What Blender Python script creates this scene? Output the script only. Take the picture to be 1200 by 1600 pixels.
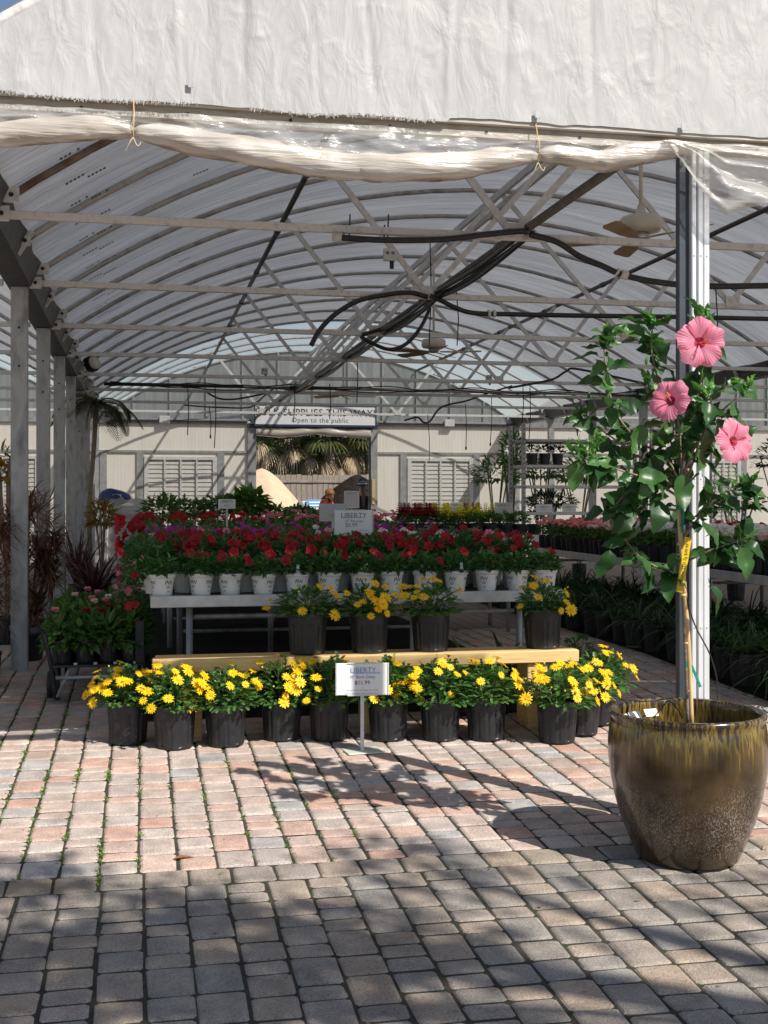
import bpy, math, random
import numpy as np
from mathutils import Vector, Matrix, noise

R = math.radians
rnd = random.Random(7)
for o in list(bpy.data.objects):
    bpy.data.objects.remove(o, do_unlink=True)
scene = bpy.context.scene
col = scene.collection

# ------------------------------------------------------------------ camera, sky, sun, exposure
EYE = 1.6
FPX = 1900.0                     # focal length in pixels of a 1600 px tall picture
TH = math.atan(380.0 / FPX)      # camera is turned this much to the right of the greenhouse axis (+Y)
CT, ST = math.cos(TH), math.sin(TH)
cam_data = bpy.data.cameras.new('camera')
cam = bpy.data.objects.new('camera', cam_data)
col.objects.link(cam)
cam.location = (0, 0, EYE)
cam.rotation_euler = (R(90), 0, -TH)
cam_data.sensor_fit = 'VERTICAL'
cam_data.sensor_height = 36.0
cam_data.lens = FPX / 1600.0 * 36.0
cam_data.shift_y = -22.0 / 1600.0
cam_data.clip_start = 0.05
cam_data.clip_end = 2000.0
scene.camera = cam
scene.render.resolution_x = 768
scene.render.resolution_y = 1024

SUN_EL = R(43.5)
SUN_H = Vector((0.59, -0.807))   # horizontal direction towards the sun
world = bpy.data.worlds.new('World')
scene.world = world
world.use_nodes = True
wn = world.node_tree.nodes
wl = world.node_tree.links
bg = wn['Background']
sky = wn.new('ShaderNodeTexSky')
sky.sky_type = 'NISHITA'
sky.sun_disc = False
sky.sun_elevation = SUN_EL
sky.sun_rotation = math.atan2(SUN_H.x, SUN_H.y)
sky.air_density = 1.0
sky.dust_density = 0.6
wl.new(sky.outputs['Color'], bg.inputs['Color'])
bg.inputs['Strength'].default_value = 0.085

sun_data = bpy.data.lights.new('sun', 'SUN')
sun_data.energy = 5.0
sun_data.angle = R(0.53)
sun_data.color = (1.0, 0.955, 0.88)
sun = bpy.data.objects.new('sun', sun_data)
col.objects.link(sun)
sdir = Vector((-SUN_H.x * math.cos(SUN_EL), -SUN_H.y * math.cos(SUN_EL), -math.sin(SUN_EL)))
sun.rotation_euler = sdir.to_track_quat('-Z', 'Y').to_euler()
sun.location = (6, -10, 14)

scene.view_settings.view_transform = 'Standard'
scene.view_settings.look = 'None'
scene.view_settings.gamma = 1.0
scene.view_settings.use_curve_mapping = False
scene.view_settings.exposure = 0.32
scene.render.engine = 'CYCLES'
scene.cycles.transparent_max_bounces = 12
scene.cycles.max_bounces = 8


# ------------------------------------------------------------------ helpers
def ground_z(y):
    """the pavement climbs gently towards the greenhouse"""
    if y > 10.5:
        return 0.165
    if y > -8:
        return 0.033 * (y - 5.5)
    return 0.033 * (-13.5)


def at(px, py, Y):
    """point on the plane y = Y seen at that pixel of the photograph"""
    u = (px - 600.0) / FPX
    cz = Y / (CT - u * ST)
    return Vector((cz * (u * CT + ST), Y, EYE - (py - 778.0) * cz / FPX))


def X_at(px, Y):
    u = (px - 600.0) / FPX
    return Y / (CT - u * ST) * (u * CT + ST)


def project(x, y, z):
    cx = x * CT - y * ST
    cz = x * ST + y * CT
    return 600 + FPX * cx / cz, 778 - FPX * (z - EYE) / cz


def tag(o, label=None, cat=None, group=None, kind=None):
    if label: o['label'] = label
    if cat: o['category'] = cat
    if group: o['group'] = group
    if kind: o['kind'] = kind
    return o


def empty(name, loc, label=None, cat=None, group=None, rz=0.0):
    e = bpy.data.objects.new(name, None)
    e.empty_display_size = 0.1
    e.location = loc
    e.rotation_euler = (0, 0, rz)
    col.objects.link(e)
    return tag(e, label, cat, group)


def link(name, me, parent=None, loc=(0, 0, 0), rot=(0, 0, 0), scale=(1, 1, 1), mat=None):
    o = bpy.data.objects.new(name, me)
    o.location = loc
    o.rotation_euler = rot
    o.scale = scale
    if parent is not None:
        o.parent = parent
    col.objects.link(o)
    return o


class MB:
    """collects shapes for ONE mesh"""
    def __init__(s):
        s.v = []; s.f = []; s.m = []

    def add(s, verts, faces, mi=0):
        b = len(s.v)
        s.v.extend([tuple(p) for p in verts])
        s.f.extend([tuple(i + b for i in f) for f in faces])
        s.m.extend([mi] * len(faces))

    def box(s, lo, hi, mi=0, mat=None):
        x0, y0, z0 = lo; x1, y1, z1 = hi
        v = [(x0, y0, z0), (x1, y0, z0), (x1, y1, z0), (x0, y1, z0), (x0, y0, z1), (x1, y0, z1), (x1, y1, z1), (x0, y1, z1)]
        if mat is not None:
            v = [mat @ Vector(p) for p in v]
        s.add(v, [(3, 2, 1, 0), (4, 5, 6, 7), (0, 1, 5, 4), (1, 2, 6, 5), (2, 3, 7, 6), (3, 0, 4, 7)], mi)

    def bbox(s, lo, hi, b=0.004, mi=0, mat=None):
        """box with chamfered edges"""
        x0, y0, z0 = lo; x1, y1, z1 = hi
        v = []
        for (z, i) in ((z0, b), (z0 + b, 0), (z1 - b, 0), (z1, b)):
            v += [(x0 + i + b, y0 + i, z), (x1 - i - b, y0 + i, z), (x1 - i, y0 + i + b, z), (x1 - i, y1 - i - b, z),
                  (x1 - i - b, y1 - i, z), (x0 + i + b, y1 - i, z), (x0 + i, y1 - i - b, z), (x0 + i, y0 + i + b, z)]
        if mat is not None:
            v = [mat @ Vector(p) for p in v]
        f = [tuple(range(7, -1, -1)), tuple(range(24, 32))]
        for r in range(3):
            for k in range(8):
                a = r * 8 + k; c = r * 8 + (k + 1) % 8
                f.append((a, c, c + 8, a + 8))
        s.add(v, f, mi)

    def bar(s, a, b, w, h=None, mi=0):
        """square bar from a to b"""
        a = Vector(a); b = Vector(b); h = h or w
        d = (b - a).normalized()
        up = Vector((0, 0, 1)) if abs(d.z) < 0.95 else Vector((0, 1, 0))
        x = d.cross(up).normalized(); y = x.cross(d)
        v = []
        for p in (a, b):
            v += [p - x * w / 2 - y * h / 2, p + x * w / 2 - y * h / 2, p + x * w / 2 + y * h / 2, p - x * w / 2 + y * h / 2]
        s.add(v, [(3, 2, 1, 0), (4, 5, 6, 7), (0, 1, 5, 4), (1, 2, 6, 5), (2, 3, 7, 6), (3, 0, 4, 7)], mi)

    def tube(s, pts, rad, n=8, mi=0, cap=True):
        pts = [Vector(p) for p in pts]
        m = len(pts)
        rads = rad if isinstance(rad, (list, tuple)) else [rad] * m
        t0 = (pts[1] - pts[0]).normalized()
        up = Vector((0, 0, 1)) if abs(t0.z) < 0.9 else Vector((1, 0, 0))
        nx = t0.cross(up).normalized()
        v = []
        for i, p in enumerate(pts):
            t = (pts[min(i + 1, m - 1)] - pts[max(i - 1, 0)])
            if t.length < 1e-9: t = t0
            t = t.normalized()
            nx = (nx - t * nx.dot(t))
            if nx.length < 1e-6: nx = t.orthogonal()
            nx = nx.normalized()
            ny = t.cross(nx)
            for k in range(n):
                a = 2 * math.pi * k / n
                v.append(p + (nx * math.cos(a) + ny * math.sin(a)) * rads[i])
        f = []
        for i in range(m - 1):
            for k in range(n):
                k2 = (k + 1) % n
                f.append((i * n + k, i * n + k2, (i + 1) * n + k2, (i + 1) * n + k))
        if cap:
            f.append(tuple(range(n - 1, -1, -1)))
            f.append(tuple(range((m - 1) * n, m * n)))
        s.add(v, f, mi)

    def lathe(s, prof, n=24, mi=0, c=(0, 0, 0), mod=None):
        v = []
        for (r, z) in prof:
            for k in range(n):
                a = 2 * math.pi * k / n
                rr = r * (mod(a, z) if mod else 1)
                v.append((c[0] + rr * math.cos(a), c[1] + rr * math.sin(a), c[2] + z))
        f = []
        for i in range(len(prof) - 1):
            for k in range(n):
                k2 = (k + 1) % n
                f.append((i * n + k, i * n + k2, (i + 1) * n + k2, (i + 1) * n + k))
        s.add(v, f, mi)

    def grid(s, nu, nv, fn, mi=0):
        v = [fn(i / (nu - 1), j / (nv - 1)) for j in range(nv) for i in range(nu)]
        f = [(j * nu + i, j * nu + i + 1, (j + 1) * nu + i + 1, (j + 1) * nu + i) for j in range(nv - 1) for i in range(nu - 1)]
        s.add(v, f, mi)

    def blade(s, p, d, n, L, W, fold=0.25, droop=0.2, mi=0, seg=2):
        """a leaf: midrib with two halves, folded and drooping"""
        p = Vector(p); d = Vector(d).normalized(); n = Vector(n)
        side = d.cross(n)
        if side.length < 1e-5: side = d.orthogonal()
        side.normalize(); n = side.cross(d).normalized()
        prof = {2: ((0, .0), (.45, 1), (1, 0)), 3: ((0, .05), (.28, .9), (.62, .85), (1, 0)), 4: ((0, .1), (.2, .8), (.45, 1), (.75, .66), (1, 0))}[seg]
        v = []; f = []
        for (t, w) in prof:
            c = p + d * (L * t) - n * (droop * L * t * t)
            e = side * (W * .5 * w); u = n * (fold * W * .5 * w)
            v += [c - e + u, c, c + e + u]
        for i in range(seg):
            a = i * 3
            f += [(a, a + 1, a + 4, a + 3), (a + 1, a + 2, a + 5, a + 4)]
        s.add(v, f, mi)

    def strap(s, p, d, L, W, droop, mi=0, seg=5, up=Vector((0, 0, 1))):
        """long grass-like leaf bending under its weight"""
        p = Vector(p); d = Vector(d).normalized()
        side = d.cross(up)
        if side.length < 1e-4: side = Vector((1, 0, 0))
        side.normalize()
        v = []; f = []
        c = p.copy(); dd = d.copy()
        for i in range(seg + 1):
            t = i / seg
            w = W * .5 * (1 - t ** 2.2) + .0005
            v += [c - side * w, c + side * w]
            dd = (dd + Vector((0, 0, -1)) * (droop / seg * (0.4 + 1.4 * t))).normalized()
            c = c + dd * (L / seg)
        for i in range(seg):
            a = i * 2
            f.append((a, a + 1, a + 3, a + 2))
        s.add(v, f, mi)

    def mesh(s, name, mats, smooth=False):
        me = bpy.data.meshes.new(name)
        me.from_pydata(s.v, [], s.f)
        if not isinstance(mats, (list, tuple)): mats = [mats]
        for m in mats: me.materials.append(m)
        if len(mats) > 1:
            me.polygons.foreach_set('material_index', s.m)
        if smooth:
            me.polygons.foreach_set('use_smooth', [True] * len(me.polygons))
        me.update()
        return me

    def build(s, name, mats, parent=None, smooth=False, loc=(0, 0, 0), rot=(0, 0, 0), world=False):
        """link as one object; world=True: shapes were given in world coordinates under an unrotated parent"""
        me = s.mesh(name, mats, smooth)
        o = link(name, me, parent, loc, rot)
        if world and parent is not None:
            o.location = -Vector(parent.location)
        return o


def smooth_path(pts, n=6):
    """Catmull-Rom through the points"""
    P = [Vector(p) for p in pts]
    P = [P[0] * 2 - P[1]] + P + [P[-1] * 2 - P[-2]]
    out = []
    for i in range(1, len(P) - 2):
        for k in range(n):
            t = k / n
            a, b, c, d = P[i - 1], P[i], P[i + 1], P[i + 2]
            out.append(0.5 * ((2 * b) + (c - a) * t + (2 * a - 5 * b + 4 * c - d) * t * t + (3 * b - a - 3 * c + d) * t ** 3))
    out.append(P[-2])
    return out


_txt = {}
def text_verts(body, size, spacing=1.0):
    """flat lettering in the XZ plane, centred: (verts, faces)"""
    key = (body, size, spacing)
    if key in _txt: return _txt[key]
    cu = bpy.data.curves.new('lettering', 'FONT')
    cu.body = body; cu.size = size; cu.align_x = 'CENTER'; cu.align_y = 'CENTER'
    cu.space_character = spacing
    cu.resolution_u = 2
    ob = bpy.data.objects.new('lettering', cu)
    col.objects.link(ob)
    dg = bpy.context.evaluated_depsgraph_get()
    me = bpy.data.meshes.new_from_object(ob.evaluated_get(dg))
    v = [(p.co.x, 0.0, p.co.y) for p in me.vertices]
    f = [tuple(p.vertices) for p in me.polygons]
    bpy.data.objects.remove(ob); bpy.data.meshes.remove(me)
    _txt[key] = (v, f)
    return v, f


# ------------------------------------------------------------------ materials
def new_mat(name):
    m = bpy.data.materials.new(name)
    m.use_nodes = True
    nt = m.node_tree
    return m, nt.nodes, nt.links, nt.nodes['Principled BSDF']


def ramp(n, stops):
    r = n.new('ShaderNodeValToRGB')
    els = r.color_ramp.elements
    while len(els) > 1: els.remove(els[-1])
    els[0].position = stops[0][0]; els[0].color = (*stops[0][1], 1)
    for p, c in stops[1:]:
        e = els.new(p); e.color = (*c, 1)
    return r


def mat(name, c1, c2=None, scale=8.0, rough=0.6, metal=0.0, bump=0.0, bscale=None, detail=5.0, stretch=(1, 1, 1), spec=0.5, coat=0.0, c3=None, rvar=0.0):
    m, n, l, b = new_mat(name)
    b.inputs['Roughness'].default_value = rough
    b.inputs['Metallic'].default_value = metal
    b.inputs['Specular IOR Level'].default_value = spec
    if coat: b.inputs['Coat Weight'].default_value = coat; b.inputs['Coat Roughness'].default_value = .08
    tc = n.new('ShaderNodeTexCoord')
    mp = n.new('ShaderNodeMapping'); mp.inputs['Scale'].default_value = stretch
    l.new(tc.outputs['Object'], mp.inputs['Vector'])
    if c2:
        nz = n.new('ShaderNodeTexNoise'); nz.inputs['Scale'].default_value = scale; nz.inputs['Detail'].default_value = detail
        l.new(mp.outputs['Vector'], nz.inputs['Vector'])
        st = [(.3, c1), (.7, c2)] if not c3 else [(.28, c1), (.5, c2), (.72, c3)]
        r = ramp(n, st)
        l.new(nz.outputs['Fac'], r.inputs['Fac'])
        l.new(r.outputs['Color'], b.inputs['Base Color'])
        if rvar:
            mr = n.new('ShaderNodeMapRange'); mr.inputs['To Min'].default_value = rough - rvar; mr.inputs['To Max'].default_value = rough + rvar
            l.new(nz.outputs['Fac'], mr.inputs['Value']); l.new(mr.outputs['Result'], b.inputs['Roughness'])
    else:
        b.inputs['Base Color'].default_value = (*c1, 1)
    if bump:
        nb = n.new('ShaderNodeTexNoise'); nb.inputs['Scale'].default_value = bscale or scale * 3; nb.inputs['Detail'].default_value = 6
        l.new(mp.outputs['Vector'], nb.inputs['Vector'])
        bp = n.new('ShaderNodeBump'); bp.inputs['Strength'].default_value = bump; bp.inputs['Distance'].default_value = .02
        l.new(nb.outputs['Fac'], bp.inputs['Height']); l.new(bp.outputs['Normal'], b.inputs['Normal'])
    return m


def leaf_mat(name, stops, rough=0.45, trans=0.3, spec=0.4, tcol=None):
    """foliage: colour differs from leaf to leaf, some light passes through"""
    m, n, l, b = new_mat(name)
    geo = n.new('ShaderNodeNewGeometry'); oi = n.new('ShaderNodeObjectInfo')
    ad = n.new('ShaderNodeMath'); ad.operation = 'ADD'
    fr = n.new('ShaderNodeMath'); fr.operation = 'FRACT'
    l.new(geo.outputs['Random Per Island'], ad.inputs[0]); l.new(oi.outputs['Random'], ad.inputs[1]); l.new(ad.outputs[0], fr.inputs[0])
    r = ramp(n, [(i / (len(stops) - 1), c) for i, c in enumerate(stops)])
    l.new(fr.outputs[0], r.inputs['Fac'])
    tc = n.new('ShaderNodeTexCoord'); nz = n.new('ShaderNodeTexNoise'); nz.inputs['Scale'].default_value = 45; nz.inputs['Detail'].default_value = 3
    l.new(tc.outputs['Object'], nz.inputs['Vector'])
    mr = n.new('ShaderNodeMapRange'); mr.inputs['To Min'].default_value = .75; mr.inputs['To Max'].default_value = 1.25
    l.new(nz.outputs['Fac'], mr.inputs['Value'])
    mx = n.new('ShaderNodeMix'); mx.data_type = 'RGBA'; mx.blend_type = 'MULTIPLY'; mx.inputs['Factor'].default_value = 1
    l.new(r.outputs['Color'], mx.inputs['A']); l.new(mr.outputs['Result'], mx.inputs['B'])
    l.new(mx.outputs['Result'], b.inputs['Base Color'])
    b.inputs['Roughness'].default_value = rough
    b.inputs['Specular IOR Level'].default_value = spec
    tr = n.new('ShaderNodeBsdfTranslucent')
    hs = n.new('ShaderNodeHueSaturation'); hs.inputs['Value'].default_value = 1.6; hs.inputs['Saturation'].default_value = 1.1
    l.new(mx.outputs['Result'], hs.inputs['Color']); l.new(hs.outputs['Color'], tr.inputs['Color'])
    ms = n.new('ShaderNodeMixShader'); ms.inputs['Fac'].default_value = trans
    l.new(b.outputs['BSDF'], ms.inputs[1]); l.new(tr.outputs['BSDF'], ms.inputs[2])
    l.new(ms.outputs['Shader'], n['Material Output'].inputs['Surface'])
    return m


def film_mat(name, c1, c2, trans, tcol, scale=1.2, bump=.35, bscale=5, rough=.5, stretch=(1, 1, 1), marks=False):
    """cloudy polyethylene: part of the light that falls on one side leaves on the other"""
    m, n, l, b = new_mat(name)
    tc = n.new('ShaderNodeTexCoord'); mp = n.new('ShaderNodeMapping'); mp.inputs['Scale'].default_value = stretch
    l.new(tc.outputs['Object'], mp.inputs['Vector'])
    nz = n.new('ShaderNodeTexNoise'); nz.inputs['Scale'].default_value = scale; nz.inputs['Detail'].default_value = 7; nz.inputs['Roughness'].default_value = .62
    l.new(mp.outputs['Vector'], nz.inputs['Vector'])
    r = ramp(n, [(.3, c1), (.7, c2)]); l.new(nz.outputs['Fac'], r.inputs['Fac'])
    colr = r.outputs['Color']
    l.new(colr, b.inputs['Base Color'])
    b.inputs['Roughness'].default_value = rough
    tr = n.new('ShaderNodeBsdfTranslucent')
    mx = n.new('ShaderNodeMix'); mx.data_type = 'RGBA'; mx.blend_type = 'MULTIPLY'; mx.inputs['Factor'].default_value = 1
    l.new(colr, mx.inputs['A']); mx.inputs['B'].default_value = (*tcol, 1)
    l.new(mx.outputs['Result'], tr.inputs['Color'])
    nb = n.new('ShaderNodeTexNoise'); nb.inputs['Scale'].default_value = bscale; nb.inputs['Detail'].default_value = 5; nb.inputs['Distortion'].default_value = .6
    l.new(mp.outputs['Vector'], nb.inputs['Vector'])
    bp = n.new('ShaderNodeBump'); bp.inputs['Strength'].default_value = bump; bp.inputs['Distance'].default_value = .05
    l.new(nb.outputs['Fac'], bp.inputs['Height'])
    l.new(bp.outputs['Normal'], b.inputs['Normal']); l.new(bp.outputs['Normal'], tr.inputs['Normal'])
    ms = n.new('ShaderNodeMixShader'); ms.inputs['Fac'].default_value = trans
    l.new(b.outputs['BSDF'], ms.inputs[1]); l.new(tr.outputs['BSDF'], ms.inputs[2])
    l.new(ms.outputs['Shader'], n['Material Output'].inputs['Surface'])
    return m


def clear_roof_mat(name, c, tp_fac):
    """older, clearer polyethylene: some direct sun comes straight through"""
    m, n, l, b = new_mat(name)
    b.inputs['Base Color'].default_value = (*c, 1); b.inputs['Roughness'].default_value = .3
    tr = n.new('ShaderNodeBsdfTranslucent'); tr.inputs['Color'].default_value = (.40, .395, .385, 1)
    tp = n.new('ShaderNodeBsdfTransparent')
    m1 = n.new('ShaderNodeMixShader'); m1.inputs['Fac'].default_value = .6
    l.new(b.outputs['BSDF'], m1.inputs[1]); l.new(tr.outputs['BSDF'], m1.inputs[2])
    m2 = n.new('ShaderNodeMixShader'); m2.inputs['Fac'].default_value = tp_fac
    l.new(m1.outputs['Shader'], m2.inputs[1]); l.new(tp.outputs['BSDF'], m2.inputs[2])
    l.new(m2.outputs['Shader'], n['Material Output'].inputs['Surface'])
    return m


def clear_mat(name, c, alpha, rough=.12):
    m, n, l, b = new_mat(name)
    b.inputs['Base Color'].default_value = (*c, 1)
    b.inputs['Roughness'].default_value = rough
    b.inputs['Coat Weight'].default_value = .5
    tp = n.new('ShaderNodeBsdfTransparent')
    tc = n.new('ShaderNodeTexCoord'); mp = n.new('ShaderNodeMapping'); mp.inputs['Scale'].default_value = (1.5, 1, 9)
    l.new(tc.outputs['Object'], mp.inputs['Vector'])
    nz = n.new('ShaderNodeTexNoise'); nz.inputs['Scale'].default_value = 3; nz.inputs['Detail'].default_value = 6
    l.new(mp.outputs['Vector'], nz.inputs['Vector'])
    mr = n.new('ShaderNodeMapRange'); mr.inputs['From Min'].default_value = .3; mr.inputs['From Max'].default_value = .7
    mr.inputs['To Min'].default_value = alpha - .22; mr.inputs['To Max'].default_value = alpha + .22
    l.new(nz.outputs['Fac'], mr.inputs['Value'])
    bp = n.new('ShaderNodeBump'); bp.inputs['Strength'].default_value = .5; bp.inputs['Distance'].default_value = .03
    l.new(nz.outputs['Fac'], bp.inputs['Height']); l.new(bp.outputs['Normal'], b.inputs['Normal'])
    ms = n.new('ShaderNodeMixShader')
    l.new(mr.outputs['Result'], ms.inputs['Fac'])
    l.new(tp.outputs['BSDF'], ms.inputs[1]); l.new(b.outputs['BSDF'], ms.inputs[2])
    l.new(ms.outputs['Shader'], n['Material Output'].inputs['Surface'])
    return m


def paver_mat(name, stops, speck=.5):
    m, n, l, b = new_mat(name)
    geo = n.new('ShaderNodeNewGeometry'); oi = n.new('ShaderNodeObjectInfo')
    ad = n.new('ShaderNodeMath'); ad.operation = 'ADD'; fr = n.new('ShaderNodeMath'); fr.operation = 'FRACT'
    l.new(geo.outputs['Random Per Island'], ad.inputs[0]); l.new(oi.outputs['Random'], ad.inputs[1]); l.new(ad.outputs[0], fr.inputs[0])
    r = ramp(n, [(i / (len(stops) - 1), c) for i, c in enumerate(stops)]); l.new(fr.outputs[0], r.inputs['Fac'])
    # world-space grain so that copies do not repeat
    n1 = n.new('ShaderNodeTexNoise'); n1.inputs['Scale'].default_value = 9; n1.inputs['Detail'].default_value = 6
    n2 = n.new('ShaderNodeTexNoise'); n2.inputs['Scale'].default_value = 130; n2.inputs['Detail'].default_value = 2
    n3 = n.new('ShaderNodeTexVoronoi'); n3.inputs['Scale'].default_value = 150
    for q in (n1, n2, n3): l.new(geo.outputs['Position'], q.inputs['Vector'])
    mr = n.new('ShaderNodeMapRange'); mr.inputs['From Min'].default_value = .25; mr.inputs['From Max'].default_value = .75
    mr.inputs['To Min'].default_value = .72; mr.inputs['To Max'].default_value = 1.22
    l.new(n1.outputs['Fac'], mr.inputs['Value'])
    mx = n.new('ShaderNodeMix'); mx.data_type = 'RGBA'; mx.blend_type = 'MULTIPLY'; mx.inputs['Factor'].default_value = 1
    l.new(r.outputs['Color'], mx.inputs['A']); l.new(mr.outputs['Result'], mx.inputs['B'])
    # broad stains and worn tracks
    n5 = n.new('ShaderNodeTexNoise'); n5.inputs['Scale'].default_value = 1.7; n5.inputs['Detail'].default_value = 5; l.new(geo.outputs['Position'], n5.inputs['Vector'])
    mr5 = n.new('ShaderNodeMapRange'); mr5.inputs['From Min'].default_value = .3; mr5.inputs['From Max'].default_value = .65; mr5.inputs['To Min'].default_value = .86; mr5.inputs['To Max'].default_value = 1.13
    l.new(n5.outputs['Fac'], mr5.inputs['Value'])
    mx5 = n.new('ShaderNodeMix'); mx5.data_type = 'RGBA'; mx5.blend_type = 'MULTIPLY'; mx5.inputs['Factor'].default_value = 1
    l.new(mx.outputs['Result'], mx5.inputs['A']); l.new(mr5.outputs['Result'], mx5.inputs['B'])
    mx = mx5
    mr2 = n.new('ShaderNodeMapRange'); mr2.inputs['From Min'].default_value = .3; mr2.inputs['From Max'].default_value = .7
    mr2.inputs['To Min'].default_value = .72; mr2.inputs['To Max'].default_value = 1.28
    l.new(n2.outputs['Fac'], mr2.inputs['Value'])
    mx2 = n.new('ShaderNodeMix'); mx2.data_type = 'RGBA'; mx2.blend_type = 'MULTIPLY'; mx2.inputs['Factor'].default_value = 1
    l.new(mx.outputs['Result'], mx2.inputs['A']); l.new(mr2.outputs['Result'], mx2.inputs['B'])
    # pale grit showing at the worn surface
    lt = n.new('ShaderNodeMath'); lt.operation = 'LESS_THAN'; lt.inputs[1].default_value = .16
    l.new(n3.outputs['Distance'], lt.inputs[0])
    sp = n.new('ShaderNodeMath'); sp.operation = 'GREATER_THAN'; sp.inputs[1].default_value = .56
    l.new(n1.outputs['Fac'], sp.inputs[0])
    pm = n.new('ShaderNodeMath'); pm.operation = 'MULTIPLY'; l.new(lt.outputs[0], pm.inputs[0])
    pm.inputs[1].default_value = speck
    mx3 = n.new('ShaderNodeMix'); mx3.data_type = 'RGBA'
    l.new(pm.outputs[0], mx3.inputs['Factor']); l.new(mx2.outputs['Result'], mx3.inputs['A']); mx3.inputs['B'].default_value = (.6, .54, .47, 1)
    l.new(mx3.outputs['Result'], b.inputs['Base Color'])
    b.inputs['Roughness'].default_value = .85
    bp = n.new('ShaderNodeBump'); bp.inputs['Strength'].default_value = .5; bp.inputs['Distance'].default_value = .006
    l.new(n2.outputs['Fac'], bp.inputs['Height']); l.new(bp.outputs['Normal'], b.inputs['Normal'])
    return m


M = {}
M['galv'] = mat('galvanised_steel', (.19, .195, .20), (.43, .435, .44), 9, .5, .2, .2, c3=(.31, .315, .32), rvar=.15, stretch=(1, 1, .35))
M['galv_light'] = mat('weathered_aluminium', (.54, .53, .51), (.72, .71, .69), 20, .5, .06, .12)
M['alu'] = mat('white_aluminium', (.62, .63, .64), (.76, .77, .78), 30, .35, .2, .05, stretch=(1, 1, .15))
M['dark_paint'] = mat('dark_blue_grey_paint', (.035, .042, .055), (.05, .06, .075), 12, .45)
M['gutter'] = mat('gutter_dark_steel', (.045, .048, .052), (.085, .09, .095), 9, .5, .4, .1)
M['chord'] = mat('truss_chord_steel', (.50, .485, .455), (.70, .685, .65), 22, .55, .05, .1, c3=(.62, .605, .575))
M['hoop'] = mat('hoop_pipe_steel', (.26, .24, .22), (.46, .45, .43), 7, .55, .1, .1, c3=(.36, .335, .30))
M['pipe_dark'] = mat('purlin_pipe', (.075, .07, .065), (.13, .12, .115), 15, .5, .3)
M['black_plastic'] = mat('black_pot_plastic', (.012, .013, .015), (.022, .023, .026), 25, .42, spec=.45)
M['black_rubber'] = mat('black_poly_hose', (.012, .012, .013), (.028, .028, .03), 30, .4)
M['wire'] = mat('black_wire', (.02, .02, .02), rough=.6)
M['white_pot'] = mat('white_pot_plastic', (.72, .71, .69), (.8, .79, .77), 9, .4)
M['print'] = mat('dark_print', (.03, .03, .035), rough=.6)
M['print_grey'] = mat('grey_print', (.2, .2, .22), rough=.6)
M['print_blue'] = mat('blue_print', (.13, .33, .6), rough=.5)
M['print_pale_blue'] = mat('pale_blue_print', (.42, .58, .72), rough=.5)
M['navy'] = mat('navy_paint', (.03, .045, .1), rough=.5)
M['soil'] = mat('potting_soil', (.025, .018, .012), (.06, .042, .03), 40, .95, 0, .6)
M['paper'] = mat('white_card', (.8, .8, .79), (.84, .84, .83), 5, .5)
M['pale_green_card'] = mat('pale_green_sheet_metal', (.55, .6, .52), (.62, .66, .58), 9, .5)
M['pine'] = mat('new_pine_lumber', (.56, .32, .10), (.74, .52, .24), 5, .6, 0, .1, stretch=(.35, 4, 9), c3=(.66, .42, .16))
M['bench_edge'] = mat('bench_aluminium_edge', (.45, .45, .44), (.62, .62, .61), 11, .45, .35, .08)
M['bench_top'] = mat('bench_top_mesh', (.12, .12, .12), (.2, .2, .2), 60, .7)
M['wall_cream'] = film_mat('cream_wall_panel', (.82, .765, .66), (.90, .85, .755), .10, (1, .95, .85), 1.5, .12, 4, .5, stretch=(3, 1, .4))
M['gable_glazing'] = film_mat('clouded_gable_glazing', (.30, .32, .31), (.50, .51, .48), .45, (.8, .85, .82), 2.2, .1, 6, .4, stretch=(4, 1, .25))
M['frame_grey'] = mat('grey_wall_frame', (.27, .27, .265), (.40, .40, .39), 8, .6, .2, .1)
M['louver'] = mat('louver_slat', (.50, .48, .43), (.62, .60, .55), 12, .55)
M['roof_film'] = film_mat('roof_polyethylene', (.47, .485, .505), (.70, .715, .735), .32, (.70, .71, .73), 1.0, .9, 2.2, .45, stretch=(.55, 3.2, .55))
M['roof_clear'] = clear_roof_mat('clear_roof_polyethylene', (.55, .55, .55), .40)
M['gable_film'] = film_mat('white_gable_film', (.44, .435, .425), (.535, .53, .52), .12, (.9, .88, .85), 1.3, .3, 9, .55, stretch=(1, 1, .45))
M['clear_film'] = clear_mat('clear_curtain_film', (.6, .58, .55), .36)
M['hang_film'] = clear_mat('loose_curtain_film', (.58, .55, .50), .56)
M['roll'] = mat('rolled_curtain_film', (.36, .31, .255), (.50, .45, .39), 4, .22, 0, .6, 7, stretch=(.4, 3, 6), coat=1.0, c3=(.66, .62, .57))
M['beam_grime'] = mat('grimy_front_beam', (.22, .18, .13), (.42, .37, .30), 6, .6, .1, .2, stretch=(1, 1, 6), c3=(.33, .28, .22))
M['bench_shade_sheet'] = mat('black_bench_shade', (.008, .009, .008), (.02, .021, .018), 6, .9, 0, .2, stretch=(1, 6, 1), spec=.1)  # near-black colour stands in for the deep shade under the benches
M['trim'] = mat('grimy_hem_trim', (.38, .34, .28), (.55, .52, .47), 5, .6, .05, .15, stretch=(1, 1, 8))
M['rust'] = mat('rusty_pipe', (.10, .05, .03), (.22, .18, .15), 6, .7)
M['pvc'] = mat('white_pvc_pipe', (.45, .43, .40), (.72, .70, .66), 9, .5, stretch=(3, 3, 3))
M['fan_cream'] = mat('cream_fan_motor', (.62, .57, .48), (.68, .63, .54), 6, .4)
M['fan_blade'] = mat('tan_fan_blade', (.30, .20, .10), (.42, .30, .17), 6, .5)
M['steel'] = mat('bright_steel', (.5, .5, .5), rough=.3, metal=.8)
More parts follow.
